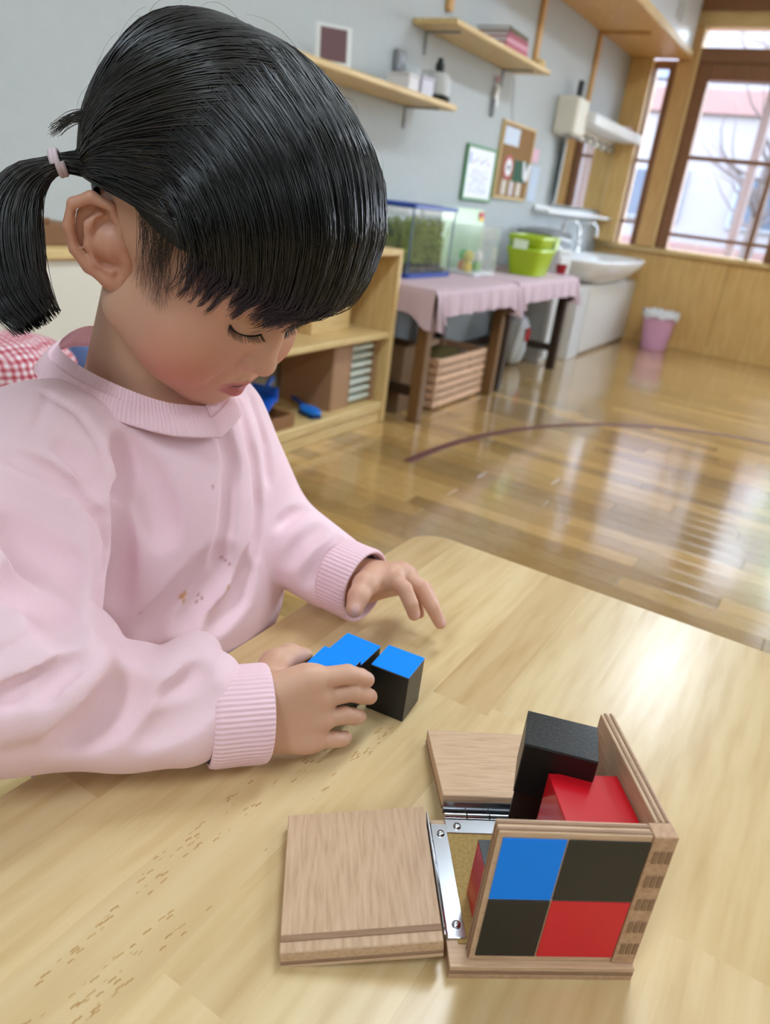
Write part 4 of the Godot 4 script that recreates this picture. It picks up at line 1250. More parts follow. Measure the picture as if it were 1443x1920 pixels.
func table_and_puzzle() -> void:
	# ---------------- table
	var t := thing("low_table", "low beech table made of glued staves with rounded corners", "table")
	var x0 := -0.50
	var x1 := 0.7185
	var z0 := -0.342
	var z1 := 0.36
	var r := 0.035
	var outline := PackedVector2Array()
	for c in [[x1 - r, z0 + r, -90.0], [x1 - r, z1 - r, 0.0], [x0 + r, z1 - r, 90.0], [x0 + r, z0 + r, 180.0]]:
		for k in 9:
			var a := deg_to_rad(c[2] + k * 11.25)
			outline.append(Vector2(c[0] + cos(a) * r, c[1] + sin(a) * r))
	var rng := RandomNumberGenerator.new()
	rng.seed = 24
	var z := z0 - 0.002
	var row := 0
	while z < z1:
		var w: float = [0.047, 0.058, 0.052][row % 3]
		var x := x0 - 0.002 - rng.randf() * 0.3
		while x < x1:
			var l := rng.randf_range(0.28, 0.62)
			var rect := PackedVector2Array([Vector2(x, z), Vector2(x + l, z), Vector2(x + l, z + w), Vector2(x, z + w)])
			for poly in Geometry2D.intersect_polygons(rect, outline):
				var b := MB.new()
				b.prism(poly, 0.474, 0.5)
				var which := rng.randi() % 6
				part(t, "stave", b, M.stave_fleck if z > FLECK.x and z < FLECK.y and x < 0.36 else M.stave[which])
			x += l
		z += w
		row += 1
	for lx: float in [x0 + 0.07, x1 - 0.07]:
		for lz: float in [z0 + 0.07, z1 - 0.07]:
			part(t, "leg", bb(Vector3(lx - 0.024, 0, lz - 0.024), Vector3(lx + 0.024, 0.4735, lz + 0.024), 0.004), M.pine_y)
	part(t, "apron", bb(Vector3(x0 + 0.1, 0.41, z0 + 0.055), Vector3(x1 - 0.1, 0.4735, z0 + 0.075), 0.002), M.pine_x)
	part(t, "apron", bb(Vector3(x0 + 0.1, 0.41, z1 - 0.075), Vector3(x1 - 0.1, 0.4735, z1 - 0.055), 0.002), M.pine_x)
	for lx: float in [x0 + 0.07, x1 - 0.07]:
		part(t, "apron", bb(Vector3(lx - 0.01, 0.41, z0 + 0.1), Vector3(lx + 0.01, 0.4735, z1 - 0.1), 0.002), M.pine_z)
	# ---------------- puzzle box
	var light := textured(M.maple_tex, Vector3(3, 30, 30), 0.5, Color(1.03, 1.0, 0.98), Vector3.ZERO, false)
	var light_v := textured(M.maple_tex, Vector3(30, 30, 3), 0.5, Color(1.0, 0.97, 0.95), Vector3.ZERO, false)
	var light_y := textured(M.maple_tex, Vector3(30, 3, 30), 0.5, Color(1.0, 0.97, 0.95), Vector3.ZERO, false)
	var dark_ply := textured(M.maple_tex, Vector3(4, 40, 40), 0.6, Color(0.76, 0.69, 0.64), Vector3.ZERO, false)
	var end_ply := textured(M.maple_tex, Vector3(20, 20, 20), 0.6, Color(0.95, 0.885, 0.84), Vector3.ZERO, false)
	var red := plain(Color(0.78, 0.07, 0.12), 0.2)
	var red2 := plain(Color(0.87, 0.17, 0.20), 0.4, 0.35)
	var blue := plain(Color(0.01, 0.54, 1.0), 0.4, 0.3)
	var blk := textured(noise_tex(91, 0.06, [[0.0, Color(0.05, 0.052, 0.055)], [0.58, Color(0.07, 0.072, 0.075)], [0.68, Color(0.22, 0.225, 0.23)], [0.74, Color(0.08, 0.082, 0.085)], [1.0, Color(0.10, 0.10, 0.105)]], 256), Vector3(14, 14, 40), 0.24, Color(1, 1, 1), Vector3.ZERO, false)
	var blk2 := plain(Color(0.055, 0.055, 0.055), 0.35)
	var o := thing("puzzle_box", "small beech box with a painted blue, black and red front and opened sides", "box", BO)
	o.basis = Basis(BU, Vector3.UP, -BV)
	var s := 0.097
	plies(o, 3, Vector3(0, 0, -0.094), Vector3(s, 0.009, 0), 1, [end_ply, dark_ply, light])
	# painted front wall, seen with its plies on the top edge
	var fw := part(o, "front_wall", lbox(0.010, 0.0848, 0.0092, s, 0.0035, 0.0115), light)
	part(fw, "ply", lbox(0.010, 0.0848, s + 0.0001, s + 0.0006, 0.0045, 0.0060, 0.0), dark_ply)
	part(fw, "ply", lbox(0.010, 0.0848, s + 0.0001, s + 0.0006, 0.0082, 0.0098, 0.0), dark_ply)
	part(fw, "ply", lbox(0.0095, 0.0099, 0.0095, s, 0.0045, 0.0062, 0.0), dark_ply)
	part(fw, "ply", lbox(0.0095, 0.0099, 0.0095, s, 0.0082, 0.0098, 0.0), dark_ply)
	var pu := 0.0125
	var pm := 0.0437
	var pe := 0.0842
	var y0 := 0.0135
	var ym := 0.0535
	var y1 := s - 0.0035
	var g := 0.0005
	for q in [[pu, pm - g, ym + g, y1, blue], [pm + g, pe, ym + g, y1, blk2], [pu, pm - g, y0, ym - g, blk2], [pm + g, pe, y0, ym - g, red2]]:
		part(o, "painted_square", lbox(q[0], q[1], q[2], q[3], 0.0027, 0.0034, 0.0001), q[4])
	# side wall and the corner where it is finger-jointed to the front
	var rw := part(o, "side_wall", lbox(0.0889, s, 0.0092, s + 0.0005, 0.0118, 0.0915), light_v)
	part(rw, "ply", lbox(0.0908, 0.0922, s + 0.0006, s + 0.0011, 0.0118, 0.0915, 0.0), dark_ply)
	part(rw, "ply", lbox(0.0942, 0.0955, s + 0.0006, s + 0.0011, 0.0118, 0.0915, 0.0), dark_ply)
	part(o, "corner_post", lbox(0.085, s, 0.0092, s + 0.0005, 0.0025, 0.0117), end_ply)
	for i in 5:
		for k in 3:
			part(o, "finger_joint", lbox(0.0870 + k * 0.0033, 0.0892 + k * 0.0033, 0.017 + i * 0.016, 0.0245 + i * 0.016, 0.0019, 0.0026, 0.0001), plain(Color(0.58, 0.45, 0.33), 0.7))
	part(o, "base_lining", lbox(0.006, 0.0885, 0.0091, 0.0098, 0.012, 0.089, 0.0), textured(noise_tex(17, 0.15, [[0.0, Color(0.62, 0.50, 0.28)], [1.0, Color(0.74, 0.62, 0.38)]], 128), Vector3(20, 20, 20), 0.9))
	# opened side flap, hinged along the left edge of the base
	var fl := Node3D.new()
	var fp := part(o, "side_flap", bx(Vector3(-0.0425, 0.006, 0), Vector3(0.082, 0.0070, 0.088), 0.0005), light_v)
	fp.transform = Transform3D(Basis(Vector3(0, 0, 1), 0.135), Vector3(-0.0015, 0.0116, -0.049))
	part(fp, "ply", bx(Vector3(-0.0425, 0.0012, 0), Vector3(0.082, 0.0022, 0.088), 0.0003), dark_ply)
	part(fp, "ply", bx(Vector3(-0.0425, -0.0011, 0.0), Vector3(0.082, 0.0022, 0.088), 0.0003), light)
	part(fp, "rabbet", bx(Vector3(-0.0425, 0.00985, 0.0365), Vector3(0.082, 0.0006, 0.0035), 0.0002), dark_ply)
	fl.free()
	# opened back flap
	var bp := part(o, "back_flap", bx(Vector3(0, 0.006, -0.036), Vector3(0.073, 0.0075, 0.072), 0.0005), light)
	bp.transform = Transform3D(Basis(Vector3(1, 0, 0), -0.13), Vector3(0.0455, 0.0110, -0.1015))
	part(bp, "ply", bx(Vector3(0, 0.0008, -0.036), Vector3(0.073, 0.0027, 0.072), 0.0003), dark_ply)
	# hinges: two leaves, knuckles and screws
	var steel := plain(Color(0.74, 0.75, 0.77), 0.22)
	steel.metallic = 1.0
	var hl := part(o, "hinge", lbox(0.0005, 0.0105, 0.0092, 0.0104, 0.0145, 0.0895, 0.0003), steel)
	hinge_details(hl, Vector3(-0.001, 0.0105, -0.0145), Vector3(-0.001, 0.0105, -0.0895), Vector3(0.0062, 0.0108, 0), steel)
	var hb := part(o, "hinge", lbox(0.010, 0.082, 0.0092, 0.0104, 0.083, 0.0935, 0.0003), steel)
	hinge_details(hb, Vector3(0.010, 0.0105, -0.0962), Vector3(0.082, 0.0105, -0.0962), Vector3(0, 0.0108, -0.088), steel)
	var lf := part(o, "hinge_leaf", bx(Vector3(0.0455, 0.0135, -0.1000), Vector3(0.072, 0.0085, 0.0010), 0.0002, Basis(Vector3(1, 0, 0), -0.13)), steel)
	lf.set_meta("label", "bright steel leaf screwed to the back flap")
	part(o, "hinge_leaf", bx(Vector3(-0.0022, 0.0155, -0.052), Vector3(0.0010, 0.0080, 0.076), 0.0002, Basis(Vector3(0, 0, 1), 0.135)), steel)
	# ---------------- blocks still in the box
	var inb := "painted blocks left in the puzzle box"
	var turn := Basis(BU, Vector3.UP, -BV)
	prism_block("puzzle_cube", lb(0.0682, 0.0295, 0.0385), Vector3(0.039, 0.039, 0.039), turn, red, 1, red, "red cube at the bottom of the puzzle box under the red-faced block", inb)
	prism_block("puzzle_prism", lb(0.0690, 0.0680, 0.0380), Vector3(0.0385, 0.0360, 0.0325), turn, red, 1, red, "glossy red-topped block uppermost beside the box's side wall", inb)
	var tb := Basis(Vector3.UP, 0.0) * turn * Basis(Vector3.UP, -0.31)
	prism_block("puzzle_prism", lb(0.0585, 0.0830, 0.0685), Vector3(0.039, 0.034, 0.029), tb, blk, 1, blk2, "scuffed black block lying askew on top at the back of the box", inb)
	prism_block("puzzle_prism", lb(0.0600, 0.0382, 0.0760), Vector3(0.030, 0.0545, 0.026), turn * Basis(Vector3.UP, -0.5), blk2, 1, blk2, "tall black block standing under the askew black one", inb)
	prism_block("puzzle_prism", lb(0.0300, 0.0295, 0.0285), Vector3(0.029, 0.039, 0.029), turn, blk2, 1, red, "red-sided block with a black top behind the painted front wall", inb)
	# ---------------- blocks the child is lining up
	var out := "blue-topped black blocks on the table"
	prism_block("puzzle_prism", Vector3(0.4192, 0.52, -0.2040), Vector3(0.0305, 0.04, 0.0305), Basis(Vector3.UP, 0.11), blue, 1, blk2, "blue-topped black block standing out in front of the other two", out)
	prism_block("puzzle_prism", Vector3(0.4110, 0.52, -0.2385), Vector3(0.0300, 0.04, 0.0300), Basis(Vector3.UP, 0.05), blue, 1, blk2, "blue-topped black block in the middle of the row of three", out)
	prism_block("puzzle_prism", Vector3(0.3725, 0.5300, -0.2325), Vector3(0.0305, 0.04, 0.0305), Basis(Vector3.UP, 0.11), blue, 1, blk2, "blue-topped black block gripped in the child's hand", out)

func hinge_details(h: Node, a: Vector3, b: Vector3, screw: Vector3, m: Material) -> void:
	var n := 5
	for i in n:
		var k := MB.new()
		k.tube([a.lerp(b, (i + 0.03) / n), a.lerp(b, (i + 0.97) / n)], [0.0021, 0.0021], 10)
		part(h, "knuckle", k, m)
	for t: float in [0.10, 0.9]:
		var c := a.lerp(b, t)
		var p := Vector3(screw.x if screw.x != 0.0 else c.x, screw.y - 0.0006, screw.z if screw.z != 0.0 else c.z)
		var s := MB.new()
		s.lathe(p, [Vector2(0.0026, 0.0), Vector2(0.0022, 0.0011), Vector2(0.0008, 0.0013), Vector2(0.00001, 0.0007)], 12)
		part(h, "screw", s, m)

# ---------------------------------------------------------------- the child
class Field:
	var lo: Vector3
	var cell: float
	var nx: int
	var ny: int
	var nz: int
	var f := PackedFloat32Array()
	func _init(a: Vector3, b: Vector3, c: float) -> void:
		lo = a
		cell = c
		nx = int(ceil((b.x - a.x) / c)) + 1
		ny = int(ceil((b.y - a.y) / c)) + 1
		nz = int(ceil((b.z - a.z) / c)) + 1
		f.resize(nx * ny * nz)
		f.fill(1.0)
	func span(mn: Vector3, mx: Vector3) -> Array:
		var i0 := ((mn - lo) / cell).floor()
		var i1 := ((mx - lo) / cell).ceil()
		return [clampi(int(i0.x), 0, nx), clampi(int(i1.x) + 1, 0, nx), clampi(int(i0.y), 0, ny), clampi(int(i1.y) + 1, 0, ny), clampi(int(i0.z), 0, nz), clampi(int(i1.z) + 1, 0, nz)]
	func cone(a: Vector3, b: Vector3, ra: float, rb: float, k: float, cut := false) -> void:
		var m := maxf(ra, rb) + k + cell * 3.0
		var s := span(Vector3(minf(a.x, b.x), minf(a.y, b.y), minf(a.z, b.z)) - Vector3.ONE * m, Vector3(maxf(a.x, b.x), maxf(a.y, b.y), maxf(a.z, b.z)) + Vector3.ONE * m)
		var ba := b - a
		var q := maxf(ba.dot(ba), 1e-12)
		for z in range(s[4], s[5]):
			for y in range(s[2], s[3]):
				var i: int = (z * ny + y) * nx + s[0]
				var p := Vector3(lo.x + s[0] * cell, lo.y + y * cell, lo.z + z * cell) - a
				for x in range(s[0], s[1]):
					var t := clampf(p.dot(ba) / q, 0.0, 1.0)
					var d := (p - ba * t).length() - (ra + (rb - ra) * t)
					var o := f[i]
					if cut:
						d = -d
						var h := maxf(k - absf(o - d), 0.0) / k
						f[i] = maxf(o, d) + h * h * k * 0.25
					else:
						var h := maxf(k - absf(o - d), 0.0) / k
						f[i] = minf(o, d) - h * h * k * 0.25
					i += 1
					p.x += cell
	func ball(c: Vector3, r: float, k: float, cut := false) -> void:
		cone(c, c + Vector3(0, 1e-5, 0), r, r, k, cut)
	func ell(c: Vector3, r: Vector3, k: float, bs := Basis(), cut := false) -> void:
		var m := maxf(r.x, maxf(r.y, r.z)) + k + cell * 3.0
		var s := span(c - Vector3.ONE * m, c + Vector3.ONE * m)
		var inv := bs.inverse()
		var ir := Vector3(1.0 / r.x, 1.0 / r.y, 1.0 / r.z)
		for z in range(s[4], s[5]):
			for y in range(s[2], s[3]):
				var i: int = (z * ny + y) * nx + s[0]
				var w := Vector3(lo.x + s[0] * cell, lo.y + y * cell, lo.z + z * cell) - c
				for x in range(s[0], s[1]):
					var q := (inv * w) * ir
					var l := q.length()
					var d := l * (l - 1.0) / maxf((q * ir).length(), 1e-6)
					var o := f[i]
					if cut:
						d = -d
						var h := maxf(k - absf(o - d), 0.0) / k
						f[i] = maxf(o, d) + h * h * k * 0.25
					else:
						var h := maxf(k - absf(o - d), 0.0) / k
						f[i] = minf(o, d) - h * h * k * 0.25
					i += 1
					w.x += cell
	func at(p: Vector3) -> float:
		var g := (p - lo) / cell
		var x := int(g.x)
		var y := int(g.y)
		var z := int(g.z)
		if x < 0 or y < 0 or z < 0 or x >= nx - 1 or y >= ny - 1 or z >= nz - 1: return 1.0
		var u := g.x - x
		var v := g.y - y
		var w := g.z - z
		var i := (z * ny + y) * nx + x
		var j := i + nx * ny
		return lerpf(lerpf(lerpf(f[i], f[i + 1], u), lerpf(f[i + nx], f[i + nx + 1], u), v), lerpf(lerpf(f[j], f[j + 1], u), lerpf(f[j + nx], f[j + nx + 1], u), v), w)
	# surface nets; the result is appended to b
	func mesh(b, tf: Transform3D, tint: Callable, smooth := 2) -> void:
		var ids := PackedInt32Array()
		ids.resize(f.size())
		ids.fill(-1)
		var vs := PackedVector3Array()
		var sy := nx
		var sz := nx * ny
		var co := [0, 1, sy, sy + 1, sz, sz + 1, sz + sy, sz + sy + 1]
		var cv := [Vector3(0, 0, 0), Vector3(1, 0, 0), Vector3(0, 1, 0), Vector3(1, 1, 0), Vector3(0, 0, 1), Vector3(1, 0, 1), Vector3(0, 1, 1), Vector3(1, 1, 1)]
		var ed := [[0, 1], [2, 3], [4, 5], [6, 7], [0, 2], [1, 3], [4, 6], [5, 7], [0, 4], [1, 5], [2, 6], [3, 7]]
		var far := cell * 4.0
		var cells := PackedInt32Array()
		for z in nz - 1:
			for y in ny - 1:
				var i := (z * ny + y) * nx
				for x in nx - 1:
					if absf(f[i]) < far:
						var neg := 0
						for c: int in co:
							if f[i + c] < 0.0: neg += 1
						if neg > 0 and neg < 8:
							var p := Vector3.ZERO
							var n := 0
							for e in ed:
								var a := f[i + co[e[0]]]
								var d := f[i + co[e[1]]]
								if (a < 0.0) != (d < 0.0):
									p += (cv[e[0]] as Vector3).lerp(cv[e[1]], a / (a - d))
									n += 1
							ids[i] = vs.size()
							cells.append(i)
							vs.append(lo + (Vector3(x, y, z) + p / n) * cell)
					i += 1
		var quads := PackedInt32Array()
		var st := [1, sy, sz]
		for i in cells:
			for ax in 3:
				var a := f[i]
				var d := f[i + st[ax]]
				if (a < 0.0) != (d < 0.0):
					var u: int = st[(ax + 1) % 3]
					var w: int = st[(ax + 2) % 3]
					if i - u - w < 0: continue
					var q0 := ids[i]
					var q1 := ids[i - u]
					var q2 := ids[i - u - w]
					var q3 := ids[i - w]
					if q0 < 0 or q1 < 0 or q2 < 0 or q3 < 0: continue
					if a < 0.0: quads.append_array([q0, q1, q2, q3])
					else: quads.append_array([q0, q3, q2, q1])
		for it in smooth:
			var sum := PackedVector3Array()
			sum.resize(vs.size())
			var cnt := PackedInt32Array()
			cnt.resize(vs.size())
			for k in range(0, quads.size(), 4):
				for e in 4:
					var p := quads[k + e]
					var q := quads[k + (e + 1) % 4]
					sum[p] += vs[q]
					sum[q] += vs[p]
					cnt[p] += 1
					cnt[q] += 1
			for k in vs.size():
				if cnt[k] > 0: vs[k] = vs[k].lerp(sum[k] / cnt[k], 0.5)
		var nn := PackedVector3Array()
		nn.resize(vs.size())
		for k in range(0, quads.size(), 4):
			var m := (vs[quads[k + 2]] - vs[quads[k]]).cross(vs[quads[k + 3]] - vs[quads[k + 1]])
			for e in 4: nn[quads[k + e]] += m
		var base: int = b.v.size()
		# which way do the quads face? compare with the field's slope at one of them
		var flip := 0.0
		for k in range(0, mini(quads.size(), 400), 4):
			var p := vs[quads[k]]
			var e := cell
			var gr := Vector3(at(p + Vector3(e, 0, 0)) - at(p - Vector3(e, 0, 0)), at(p + Vector3(0, e, 0)) - at(p - Vector3(0, e, 0)), at(p + Vector3(0, 0, e)) - at(p - Vector3(0, 0, e)))
			flip += signf(nn[quads[k]].dot(gr))
		var sg := 1.0 if flip >= 0.0 else -1.0
		for k in vs.size():
			b.v.append(tf * vs[k])
			b.n.append((tf.basis * (nn[k].normalized() * sg)).normalized())
			b.uv.append(Vector2(vs[k].x, vs[k].y))
			b.c.append(tint.call(vs[k]))
		for k in range(0, quads.size(), 4):
			var q := [base + quads[k], base + quads[k + 1], base + quads[k + 2], base + quads[k + 3]]
			if sg > 0: b.ix.append_array([q[0], q[2], q[1], q[0], q[3], q[2]])
			else: b.ix.append_array([q[0], q[1], q[2], q[0], q[2], q[3]])

const SKIN := Color(0.66, 0.375, 0.250)
var HT: Transform3D    # the head's own axes: x to her left, y up, z forward

func gauss(p: Vector3, c: Vector3, r: float) -> float:
	return exp(-(p - c).length_squared() / (r * r))

func head_tint(p: Vector3) -> Color:
	var c := SKIN
	var q := Vector3(absf(p.x), p.y, p.z)
	c = c.lerp(Color(0.60, 0.175, 0.120), 0.85 * gauss(q, Vector3(0.042, -0.033, 0.062), 0.030))
	c = c.lerp(Color(0.62, 0.28, 0.18), 0.35 * gauss(q, Vector3(0.0, -0.012, 0.101), 0.012))
	# lips
	var up := Vector2(p.x, p.y + 0.0380 + 0.16 * absf(p.x))
	var lw := Vector2(p.x, p.y + 0.0468 - 0.10 * absf(p.x))
	if p.z > 0.070:
		var lip := clampf((1.0 - sqrt(pow(up.x / 0.0188, 2.0) + pow(up.y / 0.0044, 2.0))) * 3.0, 0.0, 1.0)
		lip = maxf(lip, clampf((1.0 - sqrt(pow(lw.x / 0.0182, 2.0) + pow(lw.y / 0.0074, 2.0))) * 3.0, 0.0, 1.0))
		c = c.lerp(Color(0.52, 0.145, 0.140), lip * 0.92)
		var gap := clampf((1.0 - sqrt(pow(p.x / 0.013, 2.0) + pow((p.y + 0.0416) / 0.0013, 2.0))) * 3.0, 0.0, 1.0)
		c = c.lerp(Color(0.10, 0.02, 0.02), gap)
	return c

var lids := []
func head_field(b: MB) -> void:
	var g := Field.new(Vector3(-0.08, -0.100, -0.06), Vector3(0.08, 0.078, 0.114), 0.0015)
	g.ell(Vector3(0, 0.050, -0.004), Vector3(0.071, 0.086, 0.097), 0.01)
	g.ell(Vector3(0, 0.040, 0.034), Vector3(0.060, 0.062, 0.054), 0.02)
	g.ell(Vector3(0, -0.012, 0.038), Vector3(0.053, 0.060, 0.046), 0.02)
	for s: float in [-1.0, 1.0]:
		g.ball(Vector3(0.033 * s, -0.028, 0.050), 0.0310, 0.02)
		g.cone(Vector3(0.044 * s, -0.036, 0.010), Vector3(0.012 * s, -0.062, 0.059), 0.022, 0.0170, 0.02)
	g.ball(Vector3(0, -0.0645, 0.0635), 0.0160, 0.012)
	g.ell(Vector3(0, -0.039, 0.0680), Vector3(0.025, 0.021, 0.0180), 0.012)
	g.cone(Vector3(0, 0.024, 0.0815), Vector3(0, -0.009, 0.0915), 0.0060, 0.0082, 0.010)
	g.ball(Vector3(0, -0.0112, 0.0930), 0.0084, 0.005)
	for s: float in [-1.0, 1.0]:
		g.ball(Vector3(0.0094 * s, -0.0148, 0.0868), 0.0064, 0.004)
		g.ell(Vector3(0.025 * s, 0.022, 0.0900), Vector3(0.016, 0.009, 0.014), 0.014, Basis(), true)
		g.ell(Vector3(0.0235 * s, 0.0170, 0.0675), Vector3(0.0145, 0.0100, 0.0125), 0.004, Basis(Vector3.UP, 0.30 * s))
		g.cone(Vector3(0.0180 * s, -0.0428, 0.0762), Vector3(0.004 * s, -0.0370, 0.0850), 0.0030, 0.0045, 0.003)
		g.cone(Vector3(0.0168 * s, -0.0442, 0.0760), Vector3(0.0, -0.0472, 0.0832), 0.0036, 0.0072, 0.003)
	g.cone(Vector3(-0.004, -0.0370, 0.0850), Vector3(0.004, -0.0370, 0.0850), 0.0045, 0.0045, 0.002)
	g.cone(Vector3(-0.012, -0.0416, 0.0885), Vector3(0.012, -0.0416, 0.0885), 0.0018, 0.0018, 0.002, true)
	g.cone(Vector3(0, -0.021, 0.0955), Vector3(0, -0.032, 0.0935), 0.0022, 0.0026, 0.004, true)
	for s: float in [-1.0, 1.0]:
		g.ell(Vector3(0.0052 * s, -0.0192, 0.0918), Vector3(0.0030, 0.0024, 0.0045), 0.002, Basis(), true)
		g.cone(Vector3(0.016 * s, -0.0145, 0.0885), Vector3(0.026 * s, -0.036, 0.0840), 0.0020, 0.0022, 0.006, true)
	# lower edge of the closed lids, read off the surface
	for s: float in [-1.0, 1.0]:
		var line := []
		for q in [[0.0350, 0.0170], [0.0315, 0.0135], [0.0265, 0.0110], [0.0210, 0.0104], [0.0155, 0.0115], [0.0115, 0.0135]]:
			var z := 0.113
			while z > 0.04 and g.at(Vector3(q[0] * s, q[1], z)) > 0.0: z -= 0.0006
			line.append(Vector3(q[0] * s, q[1], z + 0.0004))
		lids.append(line)
	g.mesh(b, HT, head_tint, 2)

func ear_field(b: MB) -> void:
	var o := Vector3(-0.0600, 0.0005, -0.0050)
	var u := Vector3(-0.012, 0.050, -0.033).normalized()
	var w := Vector3(-0.021, -0.004, -0.022)
	w = (w - u * w.dot(u)).normalized()
	var n := u.cross(w).normalized()
	if n.x > 0: n = -n
	var P := func(bk: float, up: float, out := 0.0) -> Vector3: return o + w * bk + u * up + n * out
	var g := Field.new(Vector3(-0.105, -0.042, -0.062), Vector3(-0.045, 0.050, 0.022), 0.0013)
	var bs := Basis(w, u, n)
	g.ell(P.call(0.0115, 0.005, -0.0012), Vector3(0.0165, 0.027, 0.0030), 0.002, bs)
	var hx := [[0.001, 0.001, 0.002], [-0.004, 0.014, 0.0035], [0.000, 0.027, 0.0045], [0.011, 0.0335, 0.005], [0.0225, 0.0295, 0.005], [0.0285, 0.016, 0.0055], [0.0275, 0.002, 0.0055], [0.0215, -0.010, 0.004], [0.013, -0.019, 0.002]]
	for i in hx.size() - 1:
		g.cone(P.call(hx[i][0], hx[i][1], hx[i][2]), P.call(hx[i + 1][0], hx[i + 1][1], hx[i + 1][2]), 0.0036, 0.0036 if i < 6 else 0.0045, 0.002)
	g.ell(P.call(0.0075, -0.0205, 0.001), Vector3(0.0082, 0.0085, 0.0045), 0.004, bs)
	var ah := [[0.009, 0.022, 0.003], [0.0165, 0.016, 0.0045], [0.0185, 0.005, 0.005], [0.0155, -0.006, 0.0045], [0.008, -0.0125, 0.004]]
	for i in ah.size() - 1:
		g.cone(P.call(ah[i][0], ah[i][1], ah[i][2]), P.call(ah[i + 1][0], ah[i + 1][1], ah[i + 1][2]), 0.0032, 0.0032, 0.0025)
	g.ell(P.call(0.0080, -0.001, 0.0050), Vector3(0.0078, 0.0100, 0.0085), 0.002, bs, true)
	g.ell(P.call(0.0070, 0.0165, 0.0050), Vector3(0.0055, 0.0050, 0.0050), 0.002, bs, true)
	g.cone(P.call(0.0035, 0.025, 0.0055), P.call(0.0205, 0.024, 0.0055), 0.0022, 0.0022, 0.002, true)
	g.cone(P.call(0.0205, 0.024, 0.0055), P.call(0.0230, 0.006, 0.0070), 0.0022, 0.0020, 0.002, true)
	g.cone(P.call(-0.003, -0.006, 0.002), P.call(-0.0035, 0.003, 0.002), 0.0045, 0.0040, 0.003)
	g.cone(P.call(0.005, 0.004, -0.003), P.call(-0.002, 0.004, -0.018), 0.0125, 0.016, 0.004)
	g.cone(P.call(-0.002, -0.012, -0.004), P.call(-0.006, -0.012, -0.018), 0.008, 0.014, 0.004)
	var tint := func(p: Vector3) -> Color:
		return SKIN.lerp(Color(0.60, 0.24, 0.15), 0.38)
	g.mesh(b, HT, tint, 1)
	var k0 := b.v.size()
	# the other ear, mirrored
	var m := HT * Transform3D(Basis(Vector3(-1, 0, 0), Vector3(0, 1, 0), Vector3(0, 0, 1)), Vector3.ZERO)
	var b2 := MB.new()
	g.mesh(b2, Transform3D(), tint, 1)
	for i in b2.v.size():
		b.v.append(m * b2.v[i]); b.n.append((m.basis * b2.n[i]).normalized()); b.uv.append(b2.uv[i]); b.c.append(b2.c[i])
	for i in range(0, b2.ix.size(), 3):
		b.ix.append_array([k0 + b2.ix[i], k0 + b2.ix[i + 2], k0 + b2.ix[i + 1]])

func digit(g: Field, pts: Array, rad: Array, k := 0.0012) -> void:
	for i in pts.size() - 1:
		g.cone(pts[i], pts[i + 1], rad[i], rad[i + 1], k)

var nails := []
func hand_tint(p: Vector3) -> Color:
	var c := SKIN
	for q in nails:
		var d := (p - q[0]) as Vector3
		var l := Vector2(d.dot(q[1]) / 0.0048, d.dot(q[2]) / 0.0036).length()
		if d.length() < 0.007 and d.dot(q[3]) > -0.0012:
			c = c.lerp(Color(0.74, 0.46, 0.40), clampf((1.0 - l) * 4.0, 0.0, 1.0) * 0.8)
	c = c.lerp(Color(0.60, 0.26, 0.17), 0.18 * clampf((p.x - 0.355) * 40.0, 0.0, 1.0))
	return c

func right_hand(b: MB) -> void:
	var g := Field.new(Vector3(0.285, 0.495, -0.285), Vector3(0.402, 0.592, -0.185), 0.0013)
	var mcp := [Vector3(0.3395, 0.5600, -0.2225), Vector3(0.3420, 0.5462, -0.2170), Vector3(0.3390, 0.5312, -0.2145), Vector3(0.3325, 0.5172, -0.2150)]
	var wr := [Vector3(0.308, 0.5490, -0.2490), Vector3(0.309, 0.5400, -0.2470), Vector3(0.310, 0.5300, -0.2460), Vector3(0.310, 0.5215, -0.2470)]
	var rr := [0.0105, 0.0105, 0.0100, 0.0090]
	for i in 4:
		g.cone(wr[i] - Vector3(0.02, 0, 0.014), wr[i], 0.0120, 0.0120, 0.008)
		g.cone(wr[i], mcp[i] + Vector3(-0.006, 0, -0.006), 0.0125, rr[i], 0.010)
		g.ball(mcp[i], rr[i] * 0.88, 0.006)
	digit(g, [mcp[0], Vector3(0.3535, 0.5625, -0.2080), Vector3(0.3670, 0.5535, -0.2055), Vector3(0.3765, 0.5462, -0.2055)], [0.0074, 0.0068, 0.0063, 0.0057])
	digit(g, [mcp[1], Vector3(0.3560, 0.5478, -0.2060), Vector3(0.3720, 0.5362, -0.2045), Vector3(0.3820, 0.5290, -0.2045)], [0.0074, 0.0068, 0.0064, 0.0058])
	digit(g, [mcp[2], Vector3(0.3515, 0.5310, -0.2060), Vector3(0.3630, 0.5232, -0.2045), Vector3(0.3705, 0.5185, -0.2045)], [0.0068, 0.0062, 0.0058, 0.0053])
	digit(g, [mcp[3], Vector3(0.3420, 0.5155, -0.2075), Vector3(0.3500, 0.5112, -0.2060), Vector3(0.3565, 0.5080, -0.2060)], [0.0064, 0.0058, 0.0055, 0.0051])
	# thumb on the far side of the block
	digit(g, [Vector3(0.318, 0.5470, -0.2520), Vector3(0.338, 0.5560, -0.2570), Vector3(0.3560, 0.5530, -0.2580), Vector3(0.3710, 0.5460, -0.2560)], [0.0125, 0.0095, 0.0076, 0.0062], 0.006)
	g.mesh(b, Transform3D(), hand_tint, 2)

